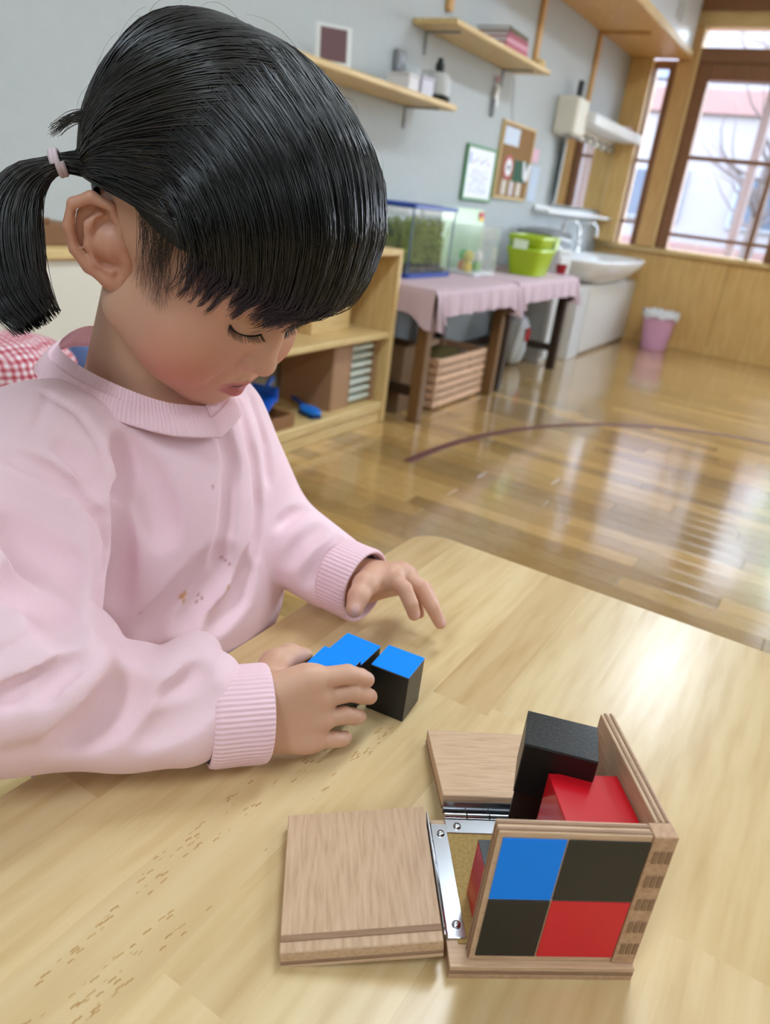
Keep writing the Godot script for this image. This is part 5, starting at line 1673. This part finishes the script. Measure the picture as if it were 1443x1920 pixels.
func left_hand(b: MB) -> void:
	var g := Field.new(Vector3(0.415, 0.495, -0.325), Vector3(0.560, 0.600, -0.190), 0.0014)
	var w := px(668, 1090, 0.645)
	var im := px(733, 1083, 0.632)
	var mm := px(752, 1076, 0.645)
	var rm := px(762, 1082, 0.660)
	var pm := px(762, 1094, 0.672)
	for m: Vector3 in [im, mm, rm, pm]:
		g.cone(w, m, 0.0165, 0.0098, 0.010)
		g.ball(m, 0.0095, 0.006)
	g.cone(w + (w - mm) * 0.4, w, 0.0150, 0.0160, 0.006)
	digit(g, [im, px(758, 1104, 0.622), px(770, 1132, 0.620), px(776, 1152, 0.622)], [0.0078, 0.0068, 0.0062, 0.0055])
	digit(g, [mm, px(788, 1100, 0.638), px(810, 1138, 0.636), px(825, 1168, 0.637)], [0.0078, 0.0068, 0.0062, 0.0055])
	digit(g, [rm, px(796, 1104, 0.655), px(812, 1136, 0.652), px(820, 1160, 0.652)], [0.0074, 0.0066, 0.0060, 0.0053])
	digit(g, [pm, px(776, 1112, 0.668), px(782, 1134, 0.664), px(786, 1150, 0.664)], [0.0068, 0.0060, 0.0055, 0.0050])
	# thumb, pointing towards the camera
	digit(g, [px(700, 1084, 0.632), px(684, 1096, 0.606), px(672, 1118, 0.594), px(664, 1142, 0.588)], [0.0130, 0.0098, 0.0082, 0.0070], 0.004)
	for q in [[px(672, 1118, 0.594), px(664, 1142, 0.588), 0.0064], [px(770, 1132, 0.620), px(776, 1152, 0.622), 0.0048], [px(810, 1138, 0.636), px(825, 1168, 0.637), 0.0048]]:
		var al: Vector3 = (q[1] - q[0]).normalized()
		var nr: Vector3 = (EYE - q[1]).normalized() * 0.6 + Vector3(0.3, 0.7, 0.2)
		nr = (nr - al * nr.dot(al)).normalized()
		nails.append([q[1] + nr * q[2] + al * 0.001, al, al.cross(nr), nr])
	g.mesh(b, Transform3D(), hand_tint, 2)

const SH_R := Vector3(0.300, 0.652, -0.452)
const EL_R := Vector3(0.206, 0.5585, -0.358)
const WR_R := Vector3(0.296, 0.5365, -0.262)
const SH_L := Vector3(0.492, 0.648, -0.458)
const EL_L := Vector3(0.4880, 0.5640, -0.3900)

func inner_body(b: MB) -> void:
	var g := Field.new(Vector3(0.14, 0.30, -0.58), Vector3(0.62, 0.82, -0.22), 0.007)
	g.cone(HT * Vector3(0, -0.005, -0.024), Vector3(0.405, 0.662, -0.468), 0.0410, 0.046, 0.02)
	g.cone(HT * Vector3(0, -0.030, 0.000), Vector3(0.405, 0.670, -0.440), 0.030, 0.034, 0.02)
	g.ell(Vector3(0.405, 0.58, -0.455), Vector3(0.090, 0.115, 0.060), 0.03)
	g.ell(Vector3(0.405, 0.44, -0.455), Vector3(0.090, 0.10, 0.062), 0.03)
	g.cone(SH_R + Vector3(0.02, -0.01, -0.01), EL_R, 0.026, 0.024, 0.01)
	g.cone(EL_R, WR_R + Vector3(0.01, -0.003, 0.01), 0.024, 0.019, 0.01)
	g.cone(SH_L + Vector3(-0.02, -0.01, -0.01), EL_L, 0.024, 0.024, 0.01)
	g.cone(EL_L, px(660, 1090, 0.650), 0.022, 0.0145, 0.01)
	g.mesh(b, Transform3D(), func(_p): return SKIN, 2)

# where the line of sight through a pixel meets the cloth
func hit(g: Field, x: float, y: float) -> Vector3:
	var d := px(x, y, 1.0) - EYE
	var t := 0.22
	while t < 1.1:
		var v := g.at(EYE + d * t)
		if v < 0.0005: return EYE + d * t
		t += clampf(v * 0.6, 0.0008, 0.006)
	return Vector3.INF

# a fold: a puffed roll of cloth on each side of a narrow groove (depth > 0), drawn on the cloth along a line of sight
func crease(g: Field, pts: Array, r: float, depth: float, roll := 0.0) -> void:
	var w := []
	for i in pts.size() - 1:
		var n := maxi(1, int((pts[i + 1] - pts[i]).length() / 12.0))
		for k in n: w.append((pts[i] as Vector2).lerp(pts[i + 1], float(k) / n))
	w.append(pts[pts.size() - 1])
	if roll > 0.0011:
		for sg: float in [-1.0, 1.0]:
			var hh := []
			for i in w.size():
				var d: Vector2 = (w[mini(i + 1, w.size() - 1)] - w[maxi(i - 1, 0)]).normalized().orthogonal() * sg * 26.0
				var q := hit(g, w[i].x + d.x, w[i].y + d.y)
				if q != Vector3.INF and (hh.is_empty() or (q - hh[hh.size() - 1]).length() < 0.03): hh.append(q)
			for i in hh.size() - 1:
				var tt := sin(PI * clampf((i + 0.5) / maxi(1, hh.size() - 1), 0.05, 0.95))
				var b0: Vector3 = (hh[i] - EYE).normalized()
				var rr := 0.017
				g.cone(hh[i] + b0 * (rr - roll * tt), hh[i + 1] + b0 * (rr - roll * tt), rr, rr, 0.005)
	var h := []
	for p: Vector2 in w:
		var q := hit(g, p.x, p.y)
		if q != Vector3.INF and (h.is_empty() or (q - h[h.size() - 1]).length() < 0.05): h.append(q)
	for i in h.size() - 1:
		var t0_ := sqrt(sin(PI * clampf(float(i) / maxi(1, h.size() - 1), 0.02, 0.98)))
		var t1_ := sqrt(sin(PI * clampf(float(i + 1) / maxi(1, h.size() - 1), 0.02, 0.98)))
		var back0: Vector3 = (h[i] - EYE).normalized()
		var back1: Vector3 = (h[i + 1] - EYE).normalized()
		g.cone(h[i] - back0 * (r - depth * t0_), h[i + 1] - back1 * (r - depth * t1_), r, r, r * 0.8, true)

func V(a: float, b: float) -> Vector2:
	return Vector2(a, b)

func shirt_field(b: MB) -> void:
	var g := Field.new(Vector3(0.130, 0.400, -0.585), Vector3(0.640, 0.745, -0.225), 0.0022)
	# trunk
	g.ell(Vector3(0.405, 0.585, -0.450), Vector3(0.118, 0.125, 0.090), 0.03)
	g.ell(Vector3(0.408, 0.500, -0.440), Vector3(0.122, 0.085, 0.096), 0.05)
	g.cone(Vector3(0.325, 0.655, -0.460), Vector3(0.480, 0.652, -0.460), 0.042, 0.040, 0.05)
	g.ell(Vector3(0.405, 0.672, -0.462), Vector3(0.062, 0.022, 0.062), 0.02)
	# sleeves
	g.cone(SH_R, EL_R + Vector3(0.0, 0.012, 0.0), 0.056, 0.053, 0.03)
	g.cone(EL_R, EL_R.lerp(WR_R, 0.55), 0.0465, 0.0380, 0.015)
	g.cone(EL_R.lerp(WR_R, 0.55), EL_R.lerp(WR_R, 0.80), 0.0380, 0.0350, 0.010)
	g.cone(SH_L, EL_L, 0.044, 0.042, 0.012)
	var wl := px(618, 1068, 0.662)
	g.cone(EL_L, wl, 0.041, 0.035, 0.008)
	# neck opening
	g.ell(Vector3(0.397, 0.7245, -0.452), Vector3(0.070, 0.030, 0.086), 0.006, Basis(Vector3.RIGHT, 0.255), true)
	# deep folds first, then soft ones
	crease(g, [V(9, 844), V(90, 884), V(148, 928), V(188, 972), V(203, 1021), V(199, 1060)], 0.0050, 0.0105)
	crease(g, [V(199, 1050), V(190, 1110), V(165, 1180), V(158, 1230)], 0.0045, 0.010)
	crease(g, [V(160, 1228), V(126, 1198), V(67, 1212), V(0, 1248)], 0.0055, 0.0115, 0.0024)
	crease(g, [V(155, 1232), V(112, 1258), V(45, 1292), V(0, 1314)], 0.0055, 0.0100, 0.0018)
	crease(g, [V(150, 1236), V(95, 1282), V(72, 1312)], 0.005, 0.007, 0.0014)
	crease(g, [V(228, 1252), V(222, 1285), V(190, 1330)], 0.006, 0.007, 0.0009)
	crease(g, [V(386, 1250), V(345, 1285), V(308, 1315)], 0.006, 0.009, 0.0014)
	crease(g, [V(398, 1300), V(350, 1345), V(280, 1395)], 0.010, 0.005)
	crease(g, [V(250, 1290), V(200, 1350), V(140, 1400)], 0.012, 0.005)
	crease(g, [V(402, 1050), V(350, 1105), V(296, 1170), V(246, 1238)], 0.009, 0.010, 0.0009)
	crease(g, [V(436, 1045), V(404, 1092), V(360, 1160), V(318, 1240)], 0.009, 0.010, 0.0009)
	crease(g, [V(476, 1050), V(452, 1120), V(400, 1190), V(372, 1240)], 0.009, 0.009, 0.0009)
	crease(g, [V(421, 790), V(437, 864), V(428, 998), V(412, 1050)], 0.007, 0.007, 0.0009)
	crease(g, [V(455, 757), V(480, 864), V(488, 950), V(484, 1040)], 0.006, 0.006, 0.0009)
	crease(g, [V(478, 750), V(500, 830), V(508, 900)], 0.005, 0.005, 0.0006)
	crease(g, [V(262, 850), V(290, 930), V(318, 1010)], 0.012, 0.008)
	crease(g, [V(240, 830), V(236, 930), V(230, 1030), V(222, 1130)], 0.009, 0.009, 0.0009)
	crease(g, [V(112, 820), V(155, 860), V(196, 918)], 0.007, 0.005, 0.0009)
	crease(g, [V(50, 900), V(100, 960), V(120, 1060)], 0.018, 0.005)
	crease(g, [V(20, 1080), V(80, 1110), V(128, 1170)], 0.011, 0.006, 0.0009)
	crease(g, [V(30, 980), V(70, 1030), V(130, 1070)], 0.012, 0.005)
	crease(g, [V(585, 945), V(550, 962), V(522, 985)], 0.005, 0.006, 0.0009)
	crease(g, [V(705, 1048), V(660, 1065), V(618, 1110)], 0.0045, 0.004)
	crease(g, [V(640, 1010), V(600, 1050), V(570, 1095)], 0.008, 0.006, 0.0006)
	crease(g, [V(600, 985), V(560, 1025), V(535, 1060)], 0.007, 0.005, 0.0006)
	crease(g, [V(81, 730), V(148, 772), V(188, 828), V(212, 900)], 0.0030, 0.0022)
	crease(g, [V(20, 840), V(70, 790), V(90, 735)], 0.0030, 0.0020)
	var stain := [[V(342, 1118), 0.0018], [V(347, 1112), 0.0016], [V(338, 1119), 0.0014], [V(345, 1127), 0.0016], [V(429, 1104), 0.0016], [V(430, 1098), 0.0013]]
	var spots := []
	for s in stain: spots.append([hit(g, s[0].x, s[0].y), s[1], Color(0.62, 0.30, 0.07)])
	for s in [V(415, 1045), V(422, 1050), V(430, 1058), V(372, 1115), V(378, 1122), V(368, 1128), V(400, 912), V(264, 1150)]: spots.append([hit(g, s.x, s.y), 0.0012, Color(0.50, 0.22, 0.20)])
	var fl := FastNoiseLite.new()
	fl.seed = 3
	fl.frequency = 9.0
	var tint := func(p: Vector3) -> Color:
		var c := Color(0.93, 0.655, 0.705) * (1.0 + 0.035 * fl.get_noise_3dv(p))
		for s in spots:
			var d: float = (p - s[0]).length()
			if d < s[1] * 1.6: c = c.lerp(s[2], clampf(1.6 - d / s[1], 0.0, 1.0) * 0.8)
		c.a = 1.0
		return c
	g.mesh(b, Transform3D(), tint, 2)

# a knitted band: ribs run across the band
func rib_tube(rows: Array, ribs: int, depth: float, per := 6) -> MB:
	# rows: [centre, axis u, axis v, radius u, radius v]
	var b := MB.new()
	var g := []
	for r in rows:
		var row := []
		for j in ribs * per:
			var a := TAU * j / (ribs * per)
			var k := 1.0 + 0.0
			var off := depth * (0.5 + 0.5 * cos(a * ribs))
			row.append(r[0] + r[1] * cos(a) * (r[3] + off) + r[2] * sin(a) * (r[4] + off))
		g.append(row)
	b.grid(g, true, false)
	return b

func cuff(a: Vector3, c: Vector3, ru: float, rv: float, ribs: int) -> MB:
	var ax := (c - a).normalized()
	var u := ax.cross(Vector3.UP).normalized()
	var v := u.cross(ax).normalized()
	var rows := []
	for k in [[0.0, 0.90], [0.02, 0.97], [0.12, 1.0], [0.5, 0.99], [0.88, 1.0], [0.97, 0.985], [1.0, 0.95], [0.985, 0.90], [0.7, 0.86]]:
		rows.append([a.lerp(c, k[0]), u, v, ru * k[1], rv * k[1]])
	return rib_tube(rows, ribs, 0.0006)

func collar() -> MB:
	var ctrl := [Vector3(0.3965, 0.6905, -0.3745), Vector3(0.3655, 0.6955, -0.3900), Vector3(0.3440, 0.7050, -0.4230), Vector3(0.3375, 0.7135, -0.4600), Vector3(0.3500, 0.7205, -0.4960), Vector3(0.400, 0.725, -0.522), Vector3(0.448, 0.7155, -0.508), Vector3(0.460, 0.7085, -0.475), Vector3(0.4575, 0.7030, -0.432), Vector3(0.433, 0.6965, -0.392)]
	var cv := Curve3D.new()
	cv.closed = true
	for i in ctrl.size():
		var t: Vector3 = (ctrl[(i + 1) % ctrl.size()] - ctrl[(i + ctrl.size() - 1) % ctrl.size()]) / 6.0
		cv.add_point(ctrl[i], -t, t)
	var n := 150 * 5
	var total := cv.get_baked_length()
	var mid := Vector3(0.405, 0.70, -0.458)
	var rows := []
	for k in [[-0.6, -0.0022], [-0.05, -0.0030], [0.0, -0.0010], [0.04, 0.0004], [0.5, 0.0010], [0.96, 0.0008], [1.0, -0.0014]]:
		var row := []
		for j in n:
			var p := cv.sample_baked(total * j / n, true)
			var q := cv.sample_baked(fmod(total * (j + 2) / n, total), true)
			var tg := (q - p).normalized()
			var out := Vector3(p.x - mid.x, 0, p.z - mid.z).normalized()
			var down := (out * 0.62 - Vector3.UP * 0.78).normalized()
			var nm := tg.cross(down).normalized()
			if nm.dot(out + Vector3.UP) < 0: nm = -nm
			row.append(p + down * 0.0165 * k[0] + nm * (k[1] + 0.0006 * (0.5 + 0.5 * cos(TAU * j / 5.0))))
		rows.append(row)
	var b := MB.new()
	b.grid(rows, true, true)
	return b

# ---------------------------------------------------------------- hair
const HC := Vector3(0, 0.05, 0)
const HA := 0.0825
const RT := [[-180.0, 0.114], [-150.0, 0.100], [-90.0, 0.088], [-40.0, 0.084], [-8.0, 0.0965], [8.0, 0.1125], [22.0, 0.1145], [32.0, 0.1165], [42.0, 0.1140], [79.0, 0.1030], [118.0, 0.1015], [150.0, 0.1160], [180.0, 0.114]]

func hair_r(deg: float) -> float:
	for i in RT.size() - 1:
		if deg <= RT[i + 1][0]:
			var t: float = clampf((deg - RT[i][0]) / (RT[i + 1][0] - RT[i][0]), 0.0, 1.0)
			t = t * t * (3.0 - 2.0 * t) * 0.5 + t * 0.5
			return lerpf(RT[i][1], RT[i + 1][1], t)
	return RT[RT.size() - 1][1]

# point of the hair's outer surface (head axes) at sagittal angle fi and sideways angle be, in degrees
func hp(fi: float, be: float, h := 0.0) -> Vector3:
	var f := deg_to_rad(fi)
	var b := deg_to_rad(be)
	var r := hair_r(wrapf(fi, -180.0, 180.0)) + h
	return HC + Vector3((HA + h) * sin(b), r * cos(b) * sin(f), r * cos(b) * cos(f))

func on_hair(p: Vector3, h := 0.0) -> Vector3:
	var d := p - HC
	var r := hair_r(rad_to_deg(atan2(d.y, d.z))) + h
	var a := HA + h
	var t := 1.0 / sqrt(d.x * d.x / (a * a) + (d.y * d.y + d.z * d.z) / (r * r))
	return HC + d * t

func strand(b: MB, pts: PackedVector3Array, r0: float, r1: float) -> void:
	var n := pts.size()
	var base := b.v.size()
	var up := Vector3(0.3, 1, 0.2)
	for i in n:
		var d := (pts[mini(i + 1, n - 1)] - pts[maxi(i - 1, 0)]).normalized()
		var s := d.cross(up).normalized()
		up = s.cross(d)
		var r := lerpf(r0, r1, float(i) / (n - 1))
		if i == 0: r *= 0.4
		for j in 3:
			var a := TAU * j / 3.0
			var o := s * cos(a) + up * sin(a)
			b.v.append(pts[i] + o * r)
			b.n.append(o)
			b.uv.append(Vector2(j / 3.0, float(i) / n))
			b.c.append(b.col)
	for i in n - 1:
		for j in 3:
			var q0 := base + i * 3 + j
			var q1 := base + i * 3 + (j + 1) % 3
			b.ix.append_array([q0, q1, q1 + 3, q0, q1 + 3, q0 + 3])

# strand over the head from a to c through the surface, lifted by h0..h1
func over_head(a: Vector3, c: Vector3, h0: float, h1: float, n: int, bend := Vector3.ZERO) -> PackedVector3Array:
	var out := PackedVector3Array()
	for i in n:
		var t := float(i) / (n - 1)
		var p := a.lerp(c, t) + bend * (4.0 * t * (1.0 - t))
		out.append(HT * on_hair(p, lerpf(h0, h1, t)))
	return out

func spline(ctrl: Array, n: int) -> PackedVector3Array:
	var out := PackedVector3Array()
	var m := ctrl.size() - 1
	for i in n:
		var t := float(i) / (n - 1) * m
		var k := mini(int(t), m - 1)
		var u := t - k
		var p0: Vector3 = ctrl[maxi(k - 1, 0)]
		var p1: Vector3 = ctrl[k]
		var p2: Vector3 = ctrl[k + 1]
		var p3: Vector3 = ctrl[mini(k + 2, m)]
		out.append(0.5 * ((2.0 * p1) + (p2 - p0) * u + (2.0 * p0 - 5.0 * p1 + 4.0 * p2 - p3) * u * u + (3.0 * p1 - p0 - 3.0 * p2 + p3) * u * u * u))
	return out

func hair_cap() -> MB:
	var b := MB.new()
	var rows := []
	for i in 61:
		var row := []
		for j in 45:
			var be := -87.5 + 175.0 * j / 44.0
			var k := absf(be)
			var f0 := 24.0
			if k > 35.0: f0 = lerpf(24.0, 2.0, minf(1.0, (k - 35.0) / 30.0))
			if k > 65.0: f0 = lerpf(2.0, -8.0, (k - 65.0) / 23.0)
			var f1 := 236.0
			if k > 30.0: f1 = lerpf(236.0, 205.0, minf(1.0, (k - 30.0) / 58.0))
			row.append(HT * hp(lerpf(f0, f1, i / 60.0), be, -0.0035))
		rows.append(row)
	b.grid(rows, false, false)
	return b

func hair_strands() -> MB:
	var b := MB.new()
	b.colored = true
	var rng := RandomNumberGenerator.new()
	rng.seed = 11
	var tie := HT.affine_inverse() * px(118, 305, 0.462)
	var fn := FastNoiseLite.new()
	fn.seed = 19
	fn.frequency = 0.035
	fn.fractal_octaves = 3
	for side in 2:
		var sx := -1.0 if side == 0 else 1.0
		var tp := tie if side == 0 else Vector3(-tie.x, tie.y, tie.z)
		# swept from the parting and the temples back to the tie
		var count := 2300 if side == 0 else 900
		for i in count:
			var fi := rng.randf_range(34.0, 190.0)
			var be := rng.randf_range(0.0, 84.0)
			if i % 4 == 0:
				fi = rng.randf_range(12.0, 95.0)
				be = rng.randf_range(58.0, 84.0)
			if fi < 70.0 and be < 50.0: fi += 45.0
			var a := hp(fi, be * sx)
			var nz := fn.get_noise_2d(fi * 1.2, be * 2.6 + side * 500.0)
			var lift := rng.randf_range(-0.0022, 0.0012) + 0.0045 * nz
			var g := tp + Vector3(rng.randf_range(-1, 1), rng.randf_range(-1, 1), rng.randf_range(-1, 1)) * 0.004
			var on := on_hair(g)
			var pts := over_head(a, on.lerp(a, 0.12), -0.004, lift, 12, Vector3(0.02 * sx, 0.012, 0.0) * rng.randf_range(0.2, 1.0))
			pts.append(HT * (on.lerp(g, 0.5) + (a - g) * 0.04))
			pts.append(HT * g)
			b.col = tone(rng) * (1.0 + 0.9 * nz)
			strand(b, pts, 0.00048, 0.00036)
	# fringe: from the crown forward over the brow
	var clumps := []
	for i in 46: clumps.append([-50.0 + 100.0 * (i + rng.randf() * 0.9) / 46.0, rng.randf_range(-11.0, 8.0), rng.randf_range(0.45, 1.7)])
	for i in 2600:
		var be := rng.randf_range(-80.0, 80.0)
		var fr := rng.randf_range(72.0, 104.0)
		if i % 3 == 0: fr = rng.randf_range(40.0, 75.0)
		var eb := be * 0.60 + rng.randf_range(-2.0, 2.0)
		var near: Array = clumps[0]
		for c in clumps:
			if absf(c[0] - eb) < absf(near[0] - eb): near = c
		var ef: float = -10.5 + near[1] * 0.85 + rng.randf_range(-3.0, 3.0)
		if eb < -30.0: ef -= (absf(eb) - 30.0) * 1.5
		elif eb < -18.0 and eb > -26.0: ef += 5.0
		if eb > -14.0 and eb < 30.0: ef -= 5.5
		eb = lerpf(eb, near[0], 0.72)
		var pts := PackedVector3Array()
		var layer := rng.randf_range(-0.008, 0.0010) + 0.0045 * fn.get_noise_2d(eb * 4.0, fr * 0.6 + 900.0)
		for k in 16:
			var t := k / 15.0
			var fi := lerpf(fr, ef, t)
			var bb_ := lerpf(be, eb, t) + sin(t * 4.0 + i) * 0.25
			pts.append(HT * hp(fi, bb_, lerpf(-0.004, layer, minf(1.0, t * 2.5)) + 0.0012 * sin(t * 7.0 + i * 1.7)))
		b.col = tone(rng) * near[2]
		strand(b, pts, 0.00046, 0.00014)
	# thin hair in front of the ears
	for side in 2:
		var sx := -1.0 if side == 0 else 1.0
		for i in 170:
			var a := hp(rng.randf_range(0.0, 30.0), sx * rng.randf_range(66.0, 84.0), -0.003)
			var q := Vector3(sx * rng.randf_range(0.0565, 0.0605), rng.randf_range(-0.012, 0.016), rng.randf_range(0.012, 0.048))
			var m := (a + q) * 0.5 + Vector3(sx * 0.003, 0, 0.004)
			b.col = tone(rng)
			strand(b, spline([HT * a, HT * m, HT * q], 8), 0.00013, 0.00004)
	# flyaway hairs standing off the head
	for i in 70:
		var fi := rng.randf_range(20.0, 200.0)
		var be := rng.randf_range(-80.0, 60.0)
		var pts := PackedVector3Array()
		var df := rng.randf_range(-26.0, 26.0)
		var db := rng.randf_range(-20.0, 20.0)
		var hh := rng.randf_range(0.003, 0.007)
		for k in 9:
			var t := k / 8.0
			pts.append(HT * hp(fi + df * t, be + db * t, -0.003 + hh * sin(t * 2.2)))
		b.col = tone(rng)
		strand(b, pts, 0.00012, 0.00005)
	# bunch hanging from the tie, and one on the hidden side
	var path := [px(124, 306, 0.462), px(96, 312, 0.461), px(52, 338, 0.460), px(22, 392, 0.460), px(16, 470, 0.462), px(38, 560, 0.464), px(84, 622, 0.466)]
	for side in 2:
		var ctrl := []
		for p: Vector3 in path:
			if side == 0: ctrl.append(p)
			else:
				var l := HT.affine_inverse() * p
				ctrl.append(HT * Vector3(-l.x, l.y, l.z))
		for i in (1500 if side == 0 else 500):
			var r := sqrt(rng.randf())
			var a := rng.randf() * TAU
			var ctl := []
			var wide := [0.0055, 0.0060, 0.0125, 0.0185, 0.0210, 0.0195, 0.0150]
			var stop := rng.randf_range(0.86, 1.0)
			for k in ctrl.size():
				var d: Vector3 = (ctrl[mini(k + 1, ctrl.size() - 1)] - ctrl[maxi(k - 1, 0)]).normalized()
				var s := d.cross(FWD).normalized()
				var u := s.cross(d).normalized()
				ctl.append(ctrl[k] + (s * cos(a) + u * sin(a) * 0.7) * r * wide[k] * (1.0 + rng.randf_range(-0.1, 0.1)))
			var pts := spline(ctl, 18)
			pts.resize(int(18 * stop))
			b.col = tone(rng)
			strand(b, pts, 0.00048, 0.00016)
	# short ends escaping above the tie
	for i in 60:
		var a := px(172 + rng.randf_range(-8, 8), 218 + rng.randf_range(-14, 14), 0.452)
		var c := px(100 + rng.randf_range(-12, 22), 246 + rng.randf_range(-16, 12), 0.458)
		b.col = tone(rng)
		strand(b, spline([a, (a + c) * 0.5 + Vector3(0, 0.003, 0), c], 8), 0.00035, 0.0001)
	return b

func tone(rng: RandomNumberGenerator) -> Color:
	var k := rng.randf_range(0.55, 1.5)
	return Color(0.0090 * k, 0.0080 * k, 0.0078 * k)

func child() -> void:
	HT = Transform3D(Basis(Vector3.UP, deg_to_rad(-3.0)) * Basis(Vector3.RIGHT, deg_to_rad(37.5)) * Basis(Vector3.BACK, deg_to_rad(3.0)), Vector3(0.405, 0.804, -0.400))
	var o := thing("person", "small child in a pink sweatshirt bending over the table, black hair in bunches", "person")
	var skin := plain(Color(1, 1, 1), 0.48)
	skin.vertex_color_use_as_albedo = true
	skin.subsurf_scatter_enabled = true
	skin.subsurf_scatter_strength = 0.12
	var body := MB.new()
	body.colored = true
	head_field(body)
	stamp("head")
	ear_field(body)
	stamp("ears")
	right_hand(body)
	left_hand(body)
	stamp("hands")
	inner_body(body)
	part(o, "body", body, skin)
	stamp("inner body")
	var knit := plain(Color(1, 1, 1), 0.92)
	knit.vertex_color_use_as_albedo = true
	knit.rim_enabled = true
	knit.rim = 0.25
	knit.heightmap_enabled = true
	knit.heightmap_texture = M.bump_tex
	knit.heightmap_scale = 0.03
	knit.uv1_triplanar = true
	knit.uv1_scale = Vector3(22, 22, 22)
	var sh := MB.new()
	sh.colored = true
	shirt_field(sh)
	var sw := part(o, "sweatshirt", sh, knit, "pale pink sweatshirt with small brown stains on the chest")
	stamp("shirt")
	var rib := plain(Color(0.955, 0.805, 0.835), 0.92)
	rib.rim_enabled = true
	rib.rim = 0.2
	part(sw, "cuff", cuff(Vector3(0.2870, 0.5365, -0.2690), Vector3(0.3165, 0.5345, -0.2450), 0.0300, 0.0335, 60), rib)
	part(sw, "cuff", cuff(px(632, 1076, 0.656), px(686, 1100, 0.640), 0.0320, 0.0330, 56), rib)
	part(sw, "collar", collar(), rib)
	# trousers and socks under the table
	var pf := Field.new(Vector3(0.26, 0.0, -0.60), Vector3(0.56, 0.50, -0.08), 0.008)
	pf.ell(Vector3(0.405, 0.375, -0.465), Vector3(0.105, 0.085, 0.088), 0.02)
	for s: float in [-1.0, 1.0]:
		pf.cone(Vector3(0.405 + 0.052 * s, 0.345, -0.455), Vector3(0.405 + 0.062 * s, 0.318, -0.235), 0.062, 0.050, 0.02)
		pf.cone(Vector3(0.405 + 0.062 * s, 0.318, -0.235), Vector3(0.405 + 0.062 * s, 0.085, -0.26), 0.048, 0.042, 0.01)
	var pb := MB.new()
	pf.mesh(pb, Transform3D(), func(_p): return Color(1, 1, 1), 2)
	part(o, "trousers", pb, plain(Color(0.66, 0.60, 0.70), 0.9), "lavender grey trousers")
	for s: float in [-1.0, 1.0]:
		var ff := Field.new(Vector3(0.405 + 0.062 * s - 0.05, 0.0, -0.32), Vector3(0.405 + 0.062 * s + 0.05, 0.12, -0.12), 0.006)
		var x := 0.405 + 0.062 * s
		ff.cone(Vector3(x, 0.095, -0.262), Vector3(x, 0.035, -0.262), 0.030, 0.030, 0.01)
		ff.cone(Vector3(x, 0.030, -0.275), Vector3(x, 0.024, -0.165), 0.028, 0.022, 0.02)
		var fb := MB.new()
		ff.mesh(fb, Transform3D(), func(_p): return Color(1, 1, 1), 2)
		part(o, "sock", fb, plain(Color(0.90, 0.90, 0.92), 0.9))
	# hair
	var hm := plain(Color(1, 1, 1), 0.30)
	hm.vertex_color_use_as_albedo = true
	hm.metallic_specular = 0.7
	var cap_m := plain(Color(0.09, 0.085, 0.082), 0.55)
	var hr := part(o, "hair", hair_strands(), hm, "straight black hair with a fringe, gathered in bunches")
	part(hr, "scalp_hair", hair_cap(), cap_m)
	stamp("hair")
	for side in 2:
		var tp := MB.new()
		var a := px(121, 302, 0.461)
		var c := px(98, 308, 0.460)
		var ce := (a + c) * 0.5
		var d := (a - c).normalized()
		if side == 1:
			var l := HT.affine_inverse() * ce
			var dl := HT.basis.inverse() * d
			ce = HT * Vector3(-l.x, l.y, l.z)
			d = HT.basis * Vector3(-dl.x, dl.y, dl.z)
		var s := d.cross(Vector3.UP).normalized()
		var u := s.cross(d)
		var coil := []
		for j in 49:
			var t := TAU * j / 24.0
			coil.append(ce + d * (0.0024 * (j / 24.0 - 1.0)) + (s * cos(t) + u * sin(t)) * 0.0072)
		tp.tube(coil, [0.0019], 8, true)
		part(hr, "hair_tie", tp, plain(Color(0.86, 0.78, 0.80), 0.5), "pale pink elastic hair tie")
	# lashes along the lowered lids
	var la := MB.new()
	var rng := RandomNumberGenerator.new()
	rng.seed = 6
	for k in 2:
		var lid := spline(lids[k], 30)
		var ed := PackedVector3Array()
		for p in lid: ed.append(HT * p)
		strand(la, ed, 0.0011, 0.0009)
		var s := -1.0 if k == 0 else 1.0
		for i in 70:
			var p := lid[rng.randi() % 30]
			var out := Vector3((p.x - 0.021 * s) * 0.35, -0.0036, 0.0056) * rng.randf_range(0.5, 0.9)
			strand(la, spline([HT * p, HT * (p + out * 0.55 + Vector3(0, -0.0006, 0)), HT * (p + out)], 5), 0.00032, 0.00008)
	part(o, "eyelashes", la, plain(Color(0.06, 0.045, 0.04), 0.5))
	# stool
	var st := thing("stool", "small wooden stool under the child at the low table", "stool", Vector3(0.405, 0, -0.48))
	part(st, "seat", bx(Vector3(0, 0.262, 0), Vector3(0.28, 0.024, 0.26), 0.006), M.pine_x)
	for sx: float in [-1.0, 1.0]:
		for sz: float in [-1.0, 1.0]:
			part(st, "leg", bx(Vector3(0.115 * sx, 0.1245, 0.105 * sz), Vector3(0.03, 0.249, 0.03), 0.004), M.pine_y)
